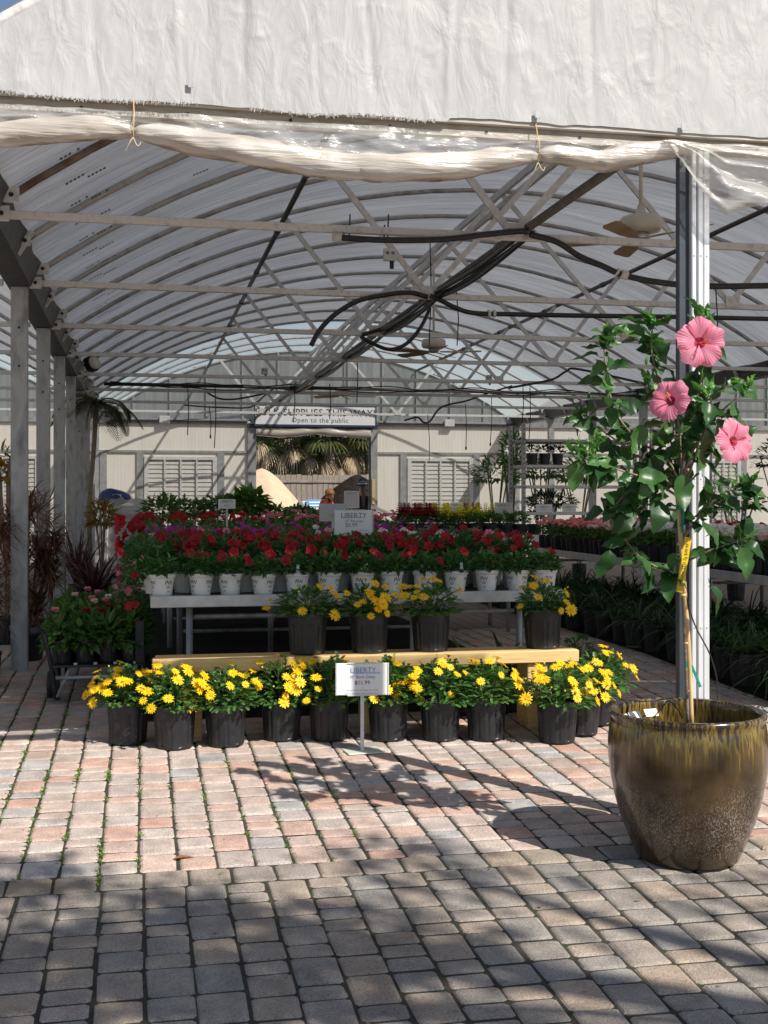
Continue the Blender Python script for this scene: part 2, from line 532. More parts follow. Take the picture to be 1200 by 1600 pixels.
M['bamboo'] = mat('bamboo_stake', (.58, .38, .16), (.72, .52, .27), 12, .5, 0, .1, stretch=(3, 3, .5))
M['bark'] = mat('woody_stem', (.20, .15, .10), (.34, .27, .19), 25, .8, 0, .3)
M['green_tie'] = mat('green_tie_tape', (.0, .22, .16), (.01, .3, .22), 9, .4)
M['yellow_tag'] = mat('yellow_tag', (.85, .55, .01), (.88, .58, .02), 5, .45)
M['sand'] = mat('pale_sand', (.50, .36, .24), (.60, .45, .31), 3, .95, 0, .5, 14)
M['mulch'] = mat('dark_mulch', (.012, .009, .007), (.032, .025, .02), 9, 1.0, 0, .5, 14, spec=.03)
M['concrete'] = mat('pale_concrete', (.5, .49, .46), (.62, .61, .58), 4, .85, 0, .2)
M['fence'] = mat('weathered_fence_board', (.17, .14, .11), (.28, .24, .2), 6, .85, 0, .2, stretch=(2, 2, .4))
M['dirt'] = mat('joint_dirt', (.018, .015, .011), (.045, .04, .028), 12, .95, 0, .5, c3=(.03, .04, .014))
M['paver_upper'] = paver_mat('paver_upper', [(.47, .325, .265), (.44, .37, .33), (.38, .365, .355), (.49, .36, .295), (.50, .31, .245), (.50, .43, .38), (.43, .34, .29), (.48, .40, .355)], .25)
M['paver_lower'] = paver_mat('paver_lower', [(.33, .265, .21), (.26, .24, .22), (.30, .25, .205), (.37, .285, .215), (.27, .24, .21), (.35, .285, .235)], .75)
M['moss'] = leaf_mat('joint_weed', [(.09, .17, .02), (.14, .25, .035), (.2, .3, .06)], .6, .3)
M['dry_leaf'] = leaf_mat('dry_leaf', [(.22, .11, .04), (.3, .16, .06)], .7, .2)
M['skin'] = mat('skin', (.5, .3, .21), rough=.5)

M['daisy_leaf'] = leaf_mat('bush_daisy_leaf', [(.045, .115, .025), (.075, .18, .04), (.12, .24, .065), (.08, .165, .055)], .4, .25)
M['daisy_petal'] = leaf_mat('daisy_petal', [(.86, .50, .0), (.9, .57, .005), (.92, .62, .01)], .5, .25)
M['daisy_disc'] = mat('daisy_disc', (.70, .33, .0), rough=.7)
M['petunia_leaf'] = leaf_mat('petunia_leaf', [(.04, .11, .03), (.06, .155, .04), (.10, .21, .06)], .5, .28)
M['petal_red'] = leaf_mat('red_petal', [(.42, .008, .012), (.55, .015, .02), (.35, .005, .015)], .5, .3)
M['petal_crimson'] = leaf_mat('crimson_petal', [(.26, .006, .014), (.36, .01, .025)], .5, .3)
M['petal_magenta'] = leaf_mat('magenta_petal', [(.45, .03, .32), (.55, .05, .4), (.38, .02, .25)], .5, .3)
M['petal_pink'] = leaf_mat('pink_petal', [(.75, .22, .30), (.8, .34, .40), (.7, .16, .26)], .5, .3)
M['petal_pale'] = leaf_mat('pale_pink_petal', [(.78, .50, .50), (.8, .6, .58)], .5, .3)
M['petal_white'] = leaf_mat('white_petal', [(.78, .74, .68), (.82, .8, .76)], .5, .3)
M['petal_yellow'] = leaf_mat('yellow_petal', [(.80, .72, .06), (.85, .78, .12)], .5, .3)
M['petal_hib'] = leaf_mat('hibiscus_petal', [(.80, .19, .31), (.86, .25, .37)], .5, .35)
def veined_petal():
    """pink petal with fine darker veins running out from the throat"""
    m = leaf_mat('hibiscus_petal', [(.80, .25, .37), (.86, .32, .44)], .5, .38)
    n = m.node_tree.nodes; l = m.node_tree.links
    b = n['Principled BSDF']; src = b.inputs['Base Color'].links[0].from_socket
    tc = n.new('ShaderNodeTexCoord'); sx = n.new('ShaderNodeSeparateXYZ'); l.new(tc.outputs['Object'], sx.inputs[0])
    at2 = n.new('ShaderNodeMath'); at2.operation = 'ARCTAN2'; l.new(sx.outputs['Y'], at2.inputs[0]); l.new(sx.outputs['X'], at2.inputs[1])
    nz = n.new('ShaderNodeTexNoise'); nz.inputs['Scale'].default_value = 22; l.new(tc.outputs['Object'], nz.inputs['Vector'])
    ma = n.new('ShaderNodeMath'); ma.operation = 'MULTIPLY_ADD'; ma.inputs[1].default_value = 46; l.new(at2.outputs[0], ma.inputs[0])
    nm = n.new('ShaderNodeMath'); nm.operation = 'MULTIPLY'; nm.inputs[1].default_value = 6; l.new(nz.outputs['Fac'], nm.inputs[0]); l.new(nm.outputs[0], ma.inputs[2])
    sn = n.new('ShaderNodeMath'); sn.operation = 'SINE'; l.new(ma.outputs[0], sn.inputs[0])
    mr = n.new('ShaderNodeMapRange'); mr.inputs['From Min'].default_value = .2; mr.inputs['From Max'].default_value = 1; mr.inputs['To Min'].default_value = 1.05; mr.inputs['To Max'].default_value = .82; mr.clamp = True
    l.new(sn.outputs[0], mr.inputs['Value'])
    mx = n.new('ShaderNodeMix'); mx.data_type = 'RGBA'; mx.blend_type = 'MULTIPLY'; mx.inputs['Factor'].default_value = 1
    l.new(src, mx.inputs['A']); l.new(mr.outputs['Result'], mx.inputs['B']); l.new(mx.outputs['Result'], b.inputs['Base Color'])
    bp = n.new('ShaderNodeBump'); bp.inputs['Strength'].default_value = .25; bp.inputs['Distance'].default_value = .003
    l.new(sn.outputs[0], bp.inputs['Height']); l.new(bp.outputs['Normal'], b.inputs['Normal'])
    return m
M['petal_hib'] = veined_petal()
M['petal_hib_eye'] = mat('hibiscus_eye', (.35, .01, .04), rough=.5)
M['stamen'] = mat('orange_stamen', (.8, .22, .04), rough=.6)
M['bud'] = leaf_mat('bud', [(.55, .38, .14), (.5, .45, .16)], .5, .2)
M['hib_leaf'] = leaf_mat('hibiscus_leaf', [(.015, .05, .013), (.026, .08, .02), (.045, .12, .03), (.075, .17, .042), (.02, .062, .018)], .38, .26, .45)
M['hib_young'] = leaf_mat('young_hibiscus_leaf', [(.07, .19, .03), (.11, .26, .05)], .35, .35)
M['grass_leaf'] = leaf_mat('strap_leaf', [(.018, .05, .014), (.03, .08, .02), (.05, .12, .03)], .4, .25)
M['grass_pale'] = leaf_mat('variegated_strap_leaf', [(.10, .16, .04), (.2, .25, .08), (.07, .12, .04)], .45, .25)
M['drac'] = leaf_mat('rust_dracaena_leaf', [(.18, .07, .04), (.26, .12, .075), (.12, .06, .04), (.22, .14, .09)], .5, .2)
M['croton'] = leaf_mat('croton_leaf', [(.3, .25, .04), (.12, .2, .03), (.42, .2, .03), (.2, .05, .02)], .4, .25)
M['cordy'] = leaf_mat('purple_cordyline_leaf', [(.05, .018, .02), (.09, .025, .03), (.035, .02, .018)], .4, .2)
M['shrub'] = leaf_mat('shrub_leaf', [(.04, .105, .022), (.07, .165, .036), (.115, .22, .055), (.15, .25, .07)], .4, .3)
M['shrub_lime'] = leaf_mat('lime_leaf', [(.10, .22, .03), (.14, .28, .05), (.07, .17, .03)], .4, .35)
M['palm'] = leaf_mat('palm_leaf', [(.03, .05, .012), (.07, .085, .022), (.14, .14, .045), (.02, .035, .01)], .45, .25)
M['palm_dead'] = leaf_mat('dead_frond', [(.36, .28, .18), (.45, .36, .25), (.28, .2, .12)], .7, .2)
M['tree'] = leaf_mat('tree_leaf', [(.010, .026, .007), (.018, .042, .011), (.034, .066, .018)], .5, .25)
M['wrap'] = clear_mat('stretch_wrap', (.66, .64, .61), .62, .2)
M['blue_bag'] = mat('blue_bag', (.02, .035, .16), (.04, .06, .22), 6, .35)
M['bag_white'] = mat('white_bags', (.5, .48, .45), (.62, .6, .57), 4, .5)

# ------------------------------------------------------------------ ground and paving
gm = MB()
ys = [-160, -60, -20, -8, 0, 2, 5.5, 8, 10.5, 14, 30, 60, 160]
gv = []
for y in ys:
    for x in (-160, -20, 0, 8, 20, 160):
        gv.append((x, y, ground_z(y) - .05))
gm.add(gv, [(j * 6 + i, j * 6 + i + 1, (j + 1) * 6 + i + 1, (j + 1) * 6 + i) for j in range(len(ys) - 1) for i in range(5)])
M['yard'] = mat('packed_sandy_yard', (.24, .20, .16), (.36, .31, .26), 1.5, .95, 0, .3)
tag(gm.build('ground', M['yard']), kind='structure')

PX0, PX1, PY0, PY1 = -3.2, 6.4, 2.3, 12.9
bed = MB()
byy = [PY0, 5.5, 8, 10.5, PY1]
bed.add([(x, y, ground_z(y) - .0075) for y in byy for x in (PX0, PX1)], [(i * 2, i * 2 + 1, i * 2 + 3, i * 2 + 2) for i in range(4)])
pavement = tag(bed.build('pavement', M['dirt']), kind='structure')

def paver_template(L, W, seed):
    r = random.Random(seed)
    W2 = W / 2 - .0045; L2 = L / 2 - .0060; c = .012
    ring = [(-W2 + c, -L2), (W2 - c, -L2), (W2, -L2 + c), (W2, L2 - c), (W2 - c, L2), (-W2 + c, L2), (-W2, L2 - c), (-W2, -L2 + c)]
    ring = [(x + r.uniform(-.003, .003), y + r.uniform(-.003, .003)) for x, y in ring]
    v = []
    for (s, z) in ((0, -.035), (0, -.0085), (.006, -.003), (.016, 0)):
        for (x, y) in ring:
            v.append((x - math.copysign(s, x) , y - math.copysign(s, y), z + (r.uniform(-.0012, .0012) if z > -.01 else 0)))
    f = []
    for q in range(3):
        for k in range(8):
            a = q * 8 + k; b2 = q * 8 + (k + 1) % 8
            f.append((a, b2, b2 + 8, a + 8))
    f.append(tuple(range(24, 32)))
    return v, f

TW = .168
LEN = (.118, .172, .232)
templ = {(L, W): [paver_template(L, W, int(L * 1000) * 7 + int(W * 1000) + q) for q in range(5)] for L in LEN for W in (TW,)}
SOLD = (.195, .186)
templ[SOLD] = [paver_template(SOLD[0], SOLD[1], 900 + q) for q in range(5)]
pieces = []       # (x, y, L, W, variant, upper)
rp = random.Random(21)
SY0 = 5.13        # near edge of the soldier course
nx = int((PX1 - PX0) / TW)
for i in range(nx):
    x = PX0 + (i + .5) * TW
    y = SY0
    while y > PY0 + .1:                     # lower field, towards the viewer
        L = rp.choice(LEN)
        pieces.append((x + rp.uniform(-.003, .003) + .02, y - L / 2, L, TW, rp.randrange(5), 0)); y -= L
    y = SY0 + SOLD[0]
    while y < PY1 - .1:                     # upper field
        L = rp.choice(LEN)
        pieces.append((x + rp.uniform(-.003, .003), y + L / 2, L, TW, rp.randrange(5), 1)); y += L
x = PX0 + .05
while x < PX1 - .1:
    pieces.append((x + SOLD[1] / 2, SY0 + SOLD[0] / 2, SOLD[0], SOLD[1], rp.randrange(5), 0)); x += SOLD[1]

def in_view(p):
    a, b2 = project(p[0], p[1], ground_z(p[1]))
    return -25 < a < 1225 and b2 < 1640
vis = sorted([p for p in pieces if in_view(p)], key=lambda p: p[1])
single = set(id(p) for p in vis[:300])
pm = {}
rest = {0: MB(), 1: MB()}
for p in pieces:
    x, y, L, W, va, up = p
    tv, tf = templ[(L, W)][va]
    tx, ty, dz = rp.gauss(0, .006), rp.gauss(0, .006) + .033, rp.gauss(0, .0012)
    if id(p) in single:
        k = (L, W, va, up)
        if k not in pm:
            mb = MB(); mb.add(tv, tf)
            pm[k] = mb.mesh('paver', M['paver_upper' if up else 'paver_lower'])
        link('paver', pm[k], pavement, (x, y, ground_z(y) + dz), (ty, -tx, rp.gauss(0, .008)))
    else:
        z0 = ground_z(y) + dz
        rest[up].add([(x + a, y + b2, z0 + c + a * tx + b2 * ty) for a, b2, c in tv], tf)
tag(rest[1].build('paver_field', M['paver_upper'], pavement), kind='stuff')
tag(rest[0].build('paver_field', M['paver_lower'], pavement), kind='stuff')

# paving further off, where single pieces can no longer be told apart
def far_paving():
    m, n, l, b = new_mat('far_paving')
    tc = n.new('ShaderNodeTexCoord'); mp = n.new('ShaderNodeMapping'); mp.inputs['Rotation'].default_value = (0, 0, R(90))
    l.new(tc.outputs['Object'], mp.inputs['Vector'])
    br = n.new('ShaderNodeTexBrick'); br.inputs['Scale'].default_value = 1; br.inputs['Brick Width'].default_value = .18; br.inputs['Row Height'].default_value = .168
    br.inputs['Mortar Size'].default_value = .006; br.inputs['Color1'].default_value = (.30, .21, .17, 1); br.inputs['Color2'].default_value = (.24, .21, .19, 1)
    br.inputs['Mortar'].default_value = (.03, .026, .02, 1)
    l.new(mp.outputs['Vector'], br.inputs['Vector']); l.new(br.outputs['Color'], b.inputs['Base Color'])
    b.inputs['Roughness'].default_value = .9
    return m
M['far_paving'] = far_paving()
fp = MB()
def sheet(x0, x1, y0, y1):
    yy = [y0] + [q for q in (-8, 5.5, 10.5) if y0 < q < y1] + [y1]
    fp.add([(x, y, ground_z(y) - .004) for y in yy for x in (x0, x1)], [(i * 2, i * 2 + 1, i * 2 + 3, i * 2 + 2) for i in range(len(yy) - 1)])
sheet(-14, PX0, -10, 30); sheet(PX1, 22, -10, 30); sheet(PX0, PX1, -10, PY0); sheet(PX0, PX1, PY1, 30)
tag(fp.build('pavement_beyond', M['far_paving']), kind='structure')

# black sheet, like ground cloth, added to deepen the shade under the benches
gc = MB()
def shade_sheet(x0, x1, y0, y1):
    yy = [y0] + [q for q in (10.5,) if y0 < q < y1] + [y1]
    gc.add([(x, y, ground_z(y) + .008) for y in yy for x in (x0, x1)], [(i * 2, i * 2 + 1, i * 2 + 3, i * 2 + 2) for i in range(len(yy) - 1)])
shade_sheet(.02, 3.05, 8.35, 21); shade_sheet(4.55, 7.6, 6.5, 19)
tag(gc.build('bench_shade_sheet', M['bench_shade_sheet']), kind='structure')
# weeds and moss in the joints, thick on the left
wd = MB()
rw = random.Random(5)
for i in range(nx):
    x = PX0 + i * TW
    for q in range(150):
        y = rw.uniform(5.2, 11.5)
        d = max(0, 1 - abs(x + .3) / 1.6)
        keep = d * 1.1 * (noise.noise((x * 3.1, y * 1.6, 1.3)) + .5) + (.035 if noise.noise((x * 5, y * 2, 9)) > .25 else 0)
        if x > 1.2 and noise.noise((x * 4, y * 3, 4)) < .3: keep = 0
        if rw.random() > keep: continue
        for b2 in range(rw.randint(3, 6)):
            a = rw.uniform(0, 6.28)
            wd.blade((x + rw.gauss(0, .006), y + rw.gauss(0, .012), ground_z(y) - .008), (math.cos(a), math.sin(a), rw.uniform(.5, 1.6)), (0, 0, 1), rw.uniform(.014, .03), rw.uniform(.006, .011), .2, .3)
tag(wd.build('joint_weeds', M['moss']), 'small green weeds and moss growing in the paver joints', 'weeds', kind='stuff')

# fine litter scattered on the paving
lt = MB()
for q in range(260):
    y = rw.uniform(3.2, 8.2); x = rw.uniform(-2, 4.5)
    a = rw.uniform(0, 6.28); L = rw.uniform(.008, .028)
    lt.blade((x, y, ground_z(y) + .004), (math.cos(a), math.sin(a), .12), (0, 0, 1), L, L * rw.uniform(.2, .5), .3, .1)
tag(lt.build('leaf_litter', M['dry_leaf']), 'tiny brown leaf litter scattered over the paving', 'leaf litter', kind='stuff')

# two dry leaves lying on the paving
for k, (px, py, L) in enumerate(((288, 1342, .10), (1002, 1404, .035))):
    zz = ground_z(5.3 if k == 0 else 4.9) + .006
    cz = (EYE - zz) * FPX / (py - 778.0); u = (px - 600) / FPX
    mb = MB(); mb.blade((-L / 2, 0, .0), (1, .15, .12), (0, 0, 1), L, L * .38, .5, .15, seg=4)
    tag(mb.build('dry_leaf', M['dry_leaf'], loc=(cz * (u * CT + ST), cz * (CT - u * ST), zz)), ['brown dry leaf curled on the shaded paving at left', 'tiny brown leaf scrap on the paving before the glazed pot'][k], 'leaf', 'dry leaves on the paving')

# ------------------------------------------------------------------ greenhouse
XL, XC, HALF = -.995, 3.97, 4.965          # left gutter line, ridge line, half span
ZG = 3.40                                   # chord / gutter height
ARC_A = R(36.8)
ARC_R = HALF / math.sin(ARC_A)
def roof_z(x, xc=XC):
    d = min(abs(x - xc), HALF)
    return ZG + math.sqrt(ARC_R ** 2 - d * d) - ARC_R * math.cos(ARC_A)
FR = [5.52 + 2.53 * k for k in range(10)]   # frame lines; the last one is the back wall
YB = FR[9]
gh = empty('greenhouse', (XC, 16.9, ground_z(16.9)), 'long arched white film greenhouse with steel trusses over the flower benches', 'greenhouse')
def G(mb, name, m, smooth=False, parent=gh):
    o = mb.build(name, m, None, smooth)
    o.parent = parent
    off = Vector(gh.location)
    o.location = -off
    return o
def GP(mb, name, m, parent, smooth=False):   # sub-part: its parent already sits at the world origin
    return mb.build(name, m, parent, smooth)

BAYS = (XC - 2 * HALF, XC, XC + 2 * HALF)
M['print_film'] = mat('faded_film_print', (.16, .165, .175), rough=.6)
# roof film, one sheet per bay, slightly slack between the hoops
for bi, xc in enumerate(BAYS):
  for (ya, yb, ny, mm) in ((FR[0] - .02, FR[7] + .4, 147 if bi == 1 else 71, 'roof_film'), (FR[7] + .4, YB + .02, 35, 'roof_clear')):
    def rf(u, v, xc=xc, ya=ya, yb=yb):
        x = xc - HALF + 2 * HALF * u
        y = ya + (yb - ya) * v
        ph = (y - FR[0]) / 1.265
        sag = .022 * (math.cos(2 * math.pi * ph) - 1) * .5
        w = .012 * noise.noise((x * .9, y * 2.3, 2 + bi)) + .006 * noise.noise((x * 2.5, y * 5, 7))
        return (x, y, roof_z(x, xc) + .035 + sag + w)
    mb = MB(); mb.grid(61, ny, rf)
    fo_ = G(mb, 'roof_film', M[mm], True)
    if bi == 1 and mm == 'roof_film':        # maker's print repeated along the film
        pr = MB()
        for q in range(24):
            for (x0_, dy_) in ((-.50, 0), (-.36, .12), (.42, .3)):
                yq = FR[0] + .5 + q * .62 + dy_
                if x0_ > 0 and q % 3: continue
                for b_ in range(5):
                    xa = x0_ + b_ * .026
                    if b_ == 3 and q % 2: continue
                    pr.add([(xa, yq, roof_z(xa) - .012), (xa + .017, yq, roof_z(xa + .017) - .012), (xa + .017, yq + .055, roof_z(xa + .017) - .012), (xa, yq + .055, roof_z(xa) - .012)], [(0, 1, 2, 3)])
        o_ = pr.build('film_print', M['print_film'], fo_); o_['kind'] = 'stuff'

# hoops
def hoop_pts(xc, y, n=26):
    return [(xc + HALF * math.sin(a) / math.sin(ARC_A), y, roof_z(xc + HALF * math.sin(a) / math.sin(ARC_A), xc) - .012) for a in [(-1 + 2 * i / n) * ARC_A for i in range(n + 1)]]
hoop_cache = None
for xc in BAYS:
    for k in range(19):
        y = FR[0] + 1.265 * k
        if xc != XC and (k % 2): continue
        mb = MB(); mb.tube(hoop_pts(xc, y), .026, 6)
        G(mb, 'hoop', M['rust'] if (k == 2 and xc == XC) else M['hoop'], True)
# chords and webs of the trusses
CH_Z = ZG + .0
NODES_B = (2.52, 5.45); NODES_T = (1.52, 3.97, 6.42)
for k in range(1, 9):
    y = FR[k]
    for xc in BAYS:
        mb = MB(); mb.bbox((xc - HALF + .13, y - .02, CH_Z - .026), (xc + HALF - .13, y + .02, CH_Z + .026), .005)
        G(mb, 'truss_chord', M['chord'])
    d = 0.0
    for (a, b2) in ((NODES_T[0], NODES_B[0]), (NODES_B[0], NODES_T[1]), (NODES_T[1], NODES_B[1]), (NODES_B[1], NODES_T[2])):
        za = roof_z(a) - .03 if a in NODES_T else CH_Z + .02
        zb = roof_z(b2) - .03 if b2 in NODES_T else CH_Z + .02
        mb = MB(); mb.bar((a, y + d + .024, za), (b2, y + d + .024, zb), .022, .05)
        d = .004 - d
        G(mb, 'truss_web', M['galv_light'])
    for xn in NODES_B:                      # gusset plates
        mb = MB(); mb.bbox((xn - .07, y - .030, CH_Z - .01), (xn + .07, y - .022, CH_Z + .09), .002)
        for q in (-.04, .04): mb.lathe([(.0, 0), (.009, 0), (.009, .006), (0, .006)], 6, c=(xn + q, y - .031, CH_Z + .05))
        G(mb, 'gusset_plate', M['galv_light'])
# purlins along the roof, ridge beam and the centre conduit pipe
for (x, z, r, m) in ((1.52, roof_z(1.52) - .06, .03, 'pipe_dark'), (6.42, roof_z(6.42) - .06, .03, 'pipe_dark'), (2.62, CH_Z + .065, .03, 'pipe_dark')):
    mb = MB(); mb.tube([(x, FR[0] + .05, z), (x, YB - .05, z)], r, 8)
    for k in range(10):
        mb.tube([(x, FR[k] + .6, z), (x, FR[k] + .72, z)], r + .008, 8) if k < 9 else None
    G(mb, 'purlin', M[m], True)
for dx in (-.09, .09):
    mb = MB(); mb.bbox((XC + dx - .02, FR[0] + .05, roof_z(XC) - .14), (XC + dx + .02, YB - .05, roof_z(XC) - .06), .004)
    G(mb, 'ridge_beam', M['galv_light'])

# gutters with posts
def gutter(x):
    mb = MB()
    prof = [(-.18, .17), (-.165, .17), (-.085, -.02), (.085, -.02), (.165, .17), (.18, .17), (.095, -.035), (-.095, -.035)]
    v = [(x + a, y, ZG + b2) for y in (FR[0], YB) for a, b2 in prof]
    mb.add(v, [(i, (i + 1) % 8, (i + 1) % 8 + 8, i + 8) for i in range(8)] + [(7, 6, 5, 4, 3, 2, 1, 0), tuple(range(8, 16))])
    G(mb, 'gutter', M['gutter'])
for x in (XL, XL + 2 * HALF):
    gutter(x)
for x in (XL, XL + 2 * HALF):
    for k in range(0, 10):
        y = FR[k]
        if x < 0 and k == 0: continue
        if x > 0 and k < 3: continue
        zb = ground_z(y) - .02
        mb = MB(); mb.bbox((x - .068, y - .05, zb), (x + .068, y + .05, ZG - .036), .006)
        for zz in (2.62, 2.98, 3.2): mb.lathe([(0, 0), (.011, 0), (.011, .004), (0, .004)], 8, c=(0, 0, 0)) if False else None
        po = G(mb, 'post', M['galv'])
        hb = MB()
        for zz in (2.70, 3.02):             # bolt holes
            pts = [(x + .011 * math.cos(a), y - .0515, zz + .011 * math.sin(a)) for a in [i * math.pi / 4 for i in range(8)]]
            hb.add(pts, [tuple(range(8))])
        GP(hb, 'bolt_hole', M['wire'], po)
        # bracket plates where hoop, chord and gutter meet
        for s in ((1,) if x < 0 else (-1,)):
            bm2 = MB()
            for (bx, bz) in ((.13, -.0), (.19, .12)):
                bm2.bbox((x + s * bx - .05, y - .045, ZG + bz - .05), (x + s * bx + .05, y - .03, ZG + bz + .05), .004)
                pts = [(x + s * bx + .016 * math.cos(a), y - .0465, ZG + bz + .016 * math.sin(a)) for a in [i * math.pi / 4 for i in range(8)]]
                bm2.add(pts, [tuple(range(8))], 1)
            G(bm2, 'bracket', [M['galv_light'], M['wire']])
    for k in range(18):                     # hoop feet between the frames
        y = FR[0] + 1.265 * k
        s = 1 if x < 0 else -1
        if k % 2 == 0: continue
        mb = MB(); mb.bar((x + s * .10, y, ZG + .0), (x + s * .21, y, ZG + .17), .05)
        mb.bbox((x + s * .16 - .04, y - .05, ZG + .05), (x + s * .16 + .04, y - .035, ZG + .13), .004)
        pts = [(x + s * .16 + .017 * math.cos(a), y - .0515, ZG + .09 + .017 * math.sin(a)) for a in [i * math.pi / 4 for i in range(8)]]
        mb.add(pts, [tuple(range(8))], 1)
        G(mb, 'hoop_foot', [M['galv_light'], M['wire']])

# front: beam, gable film, rolled curtain, door post
Y0 = FR[0]
GX0, GX1 = XL - .02, XL + 2 * HALF + .02
FBZ = 3.355                                  # underside of gable film
rq = random.Random(14)
FOLDS = [(GX0 + .12 + q * .33 + rq.uniform(-.1, .1), rq.uniform(-.12, .12), rq.choice((-1, 1)) * rq.uniform(.002, .007)) for q in range(30)]
def gable(u, v):
    x = GX0 + (GX1 - GX0) * u
    zt = roof_z(min(max(x, XL), XL + 2 * HALF)) - .045
    zb = FBZ + (.004 if x > 1.4 else -.012) + (.03 if x < 1.4 else .008) * noise.noise((x * 2.1, 3, 0)) + .008 * noise.noise((x * 9, 1, 4))
    z = zb + (zt - zb) * v
    fade = min(1, v * 6) * min(1, (1 - v) * 6 + .15)
    # soft vertical folds and fine creases of a sheet pulled over the arch
    w = .004 * noise.noise((x * 1.9 + .3 * noise.noise((x, z, 3)), z * .3, 1)) + .003 * noise.noise((x * 5.2, z * .7, 5)) + .0011 * noise.noise((x * 13, z * 7, 8))
    for (sx_, tl_, am_) in FOLDS:
        dd_ = x - sx_ - tl_ * (z - 3.4)
        if abs(dd_) < .06: w += am_ * math.exp(-(dd_ / .014) ** 2)
    cr = abs(noise.noise((x * 3.3 + z * .8, z * 2.0 - x * .3, 14)))
    w += .0012 * max(0, .045 - cr) / .045
    cr2 = abs(noise.noise((x * 6.0 - z * 2.2, z * 3.0, 24)))
    cr3 = abs(noise.noise((x * 2.6 + .3 * noise.noise((x, z * 2, 7)), z * .25, 41)))
    w += .0015 * max(0, .03 - cr3) / .03
    w += .0025 * max(0, .1 - cr2) / .1
    return (x, Y0 - .068 - w * (fade + .15), z)
mb = MB(); mb.grid(640, 110, gable)
gf = G(mb, 'gable_film', M['gable_film'], True)
# frayed lower hem of the film, left half
hm = MB(); rh = random.Random(3)
for i in range(520):
    x = rh.uniform(GX0, 1.4)
    if noise.noise((x * 1.7, 5, 2)) < -.12: continue
    a = (x, Y0 - .070, FBZ - .008 + .03 * noise.noise((x * 2.1, 3, 0)) + rh.uniform(-.004, .006))
    hm.bar(a, (x + rh.gauss(0, .008), Y0 - .072, a[2] - rh.uniform(.004, .02)), .002)
tag(GP(hm, 'frayed_hem', M['gable_film'], gf), kind='stuff')
for (px, py) in ((839, 180), (1067, 199), (298, 132)):       # small taped patches
    p = at(px, py, Y0 - .075)
    tb = MB(); tb.box((p.x - .012, p.y - .012, p.z - .016), (p.x + .012, p.y - .008, p.z + .016))
    GP(tb, 'tape_patch', M['galv'], gf)
mb = MB(); mb.tube([(x, Y0 - .03, roof_z(min(max(x, XL), XL + 2 * HALF)) - .02) for x in np.linspace(XL, XL + 2 * HALF, 60)], .035, 8)
G(mb, 'gable_rim', M['galv_light'], True)
mb = MB()
mb.bbox((GX0, Y0 - .035, FBZ - .075), (GX1, Y0 + .035, FBZ + .03), .006)
mb.bbox((GX0, Y0 - .060, FBZ - .018), (GX1, Y0 - .037, FBZ + .012), .006, 1)
for i in range(22):
    x = GX0 + .3 + i * .46
    pts = [(x + .009 * math.cos(a), Y0 - .0365, FBZ - .045 + .009 * math.sin(a)) for a in [q * math.pi / 4 for q in range(8)]]
    mb.add(pts, [tuple(range(8))], 2)
G(mb, 'front_beam', [M['beam_grime'], M['trim'], M['wire']])

# rolled-up curtain: lower edge measured along the front, tied at two places
def roll_z(x):
    # (x, underside z) along the front
    K = [(-1.3, 3.07), (-.6, 3.10), (-.034, 3.175), (.22, 3.12), (.513, 3.075), (.805, 3.04), (1.104, 3.035), (1.41, 3.065), (1.815, 3.165), (2.14, 3.145), (2.465, 3.21), (2.65, 3.25)]
    for (a, za), (b2, zb) in zip(K, K[1:]):
        if a <= x <= b2:
            t = (x - a) / (b2 - a)
            return za + (zb - za) * t
    return K[-1][1]
def roll_seg(x0, x1, n, r0, r1):
    pts = []; rad = []
    for i in range(n + 1):
        t = i / n; x = x0 + (x1 - x0) * t
        e = min(1, min(t, 1 - t) * 9)
        r = (r0 + (r1 - r0) * math.sin(math.pi * t)) * (.45 + .55 * math.sqrt(e)) * (1 + .12 * noise.noise((x * 6, 2, 1)))
        pts.append((x, Y0 - .085 + .015 * noise.noise((x * 3, 0, 6)), roll_z(x) + r)); rad.append(r)
    mb = MB(); mb.tube(pts, rad, 20)
    # creases running along the roll
    for i, p in enumerate(mb.v):
        ring, k = divmod(i, 20)
        w = .010 * noise.noise((p[0] * 2.2, k * 1.1, 3)) + .006 * noise.noise((p[0] * 9, k * .8, 9)) - .007 * max(0, .14 - abs(noise.noise((p[0] * 3.5 + k * .35, k * .55, 21)))) / .14
        c = pts[min(ring, n)]
        dv = Vector(p) - Vector(c)
        if dv.length > 1e-6: mb.v[i] = tuple(Vector(c) + dv * (1 + w / max(rad[min(ring, n)], .01)))
    return mb
T1, T2 = X_at(208, Y0), X_at(830, Y0)
for (a, b2, r0, r1) in ((GX0 - .1, T1 - .005, .05, .058), (T1 + .005, T2 - .005, .05, .068), (T2 + .005, 2.58, .045, .056)):
    G(roll_seg(a, b2, 70, r0, r1), 'rolled_curtain', M['roll'], True)
def clear(u, v):
    x = GX0 - .05 + (2.63 - GX0 + .05) * u
    zt = FBZ - .06; zb = roll_z(x) + .05
    pinch = min(1, min(abs(x - T1), abs(x - T2)) * 8 + .2)
    w = .03 * noise.noise((x * 2.4, v * 2, 3)) + .02 * noise.noise((x * 7, v * 5, 8)) + .008 * noise.noise((x * 20, v * 9, 2))
    return (x, Y0 - .075 - (.035 * math.sin(math.pi * v) + w) * pinch, zb + (zt - zb) * v)
mb = MB(); mb.grid(260, 22, clear)
G(mb, 'curtain_film', M['clear_film'], True)
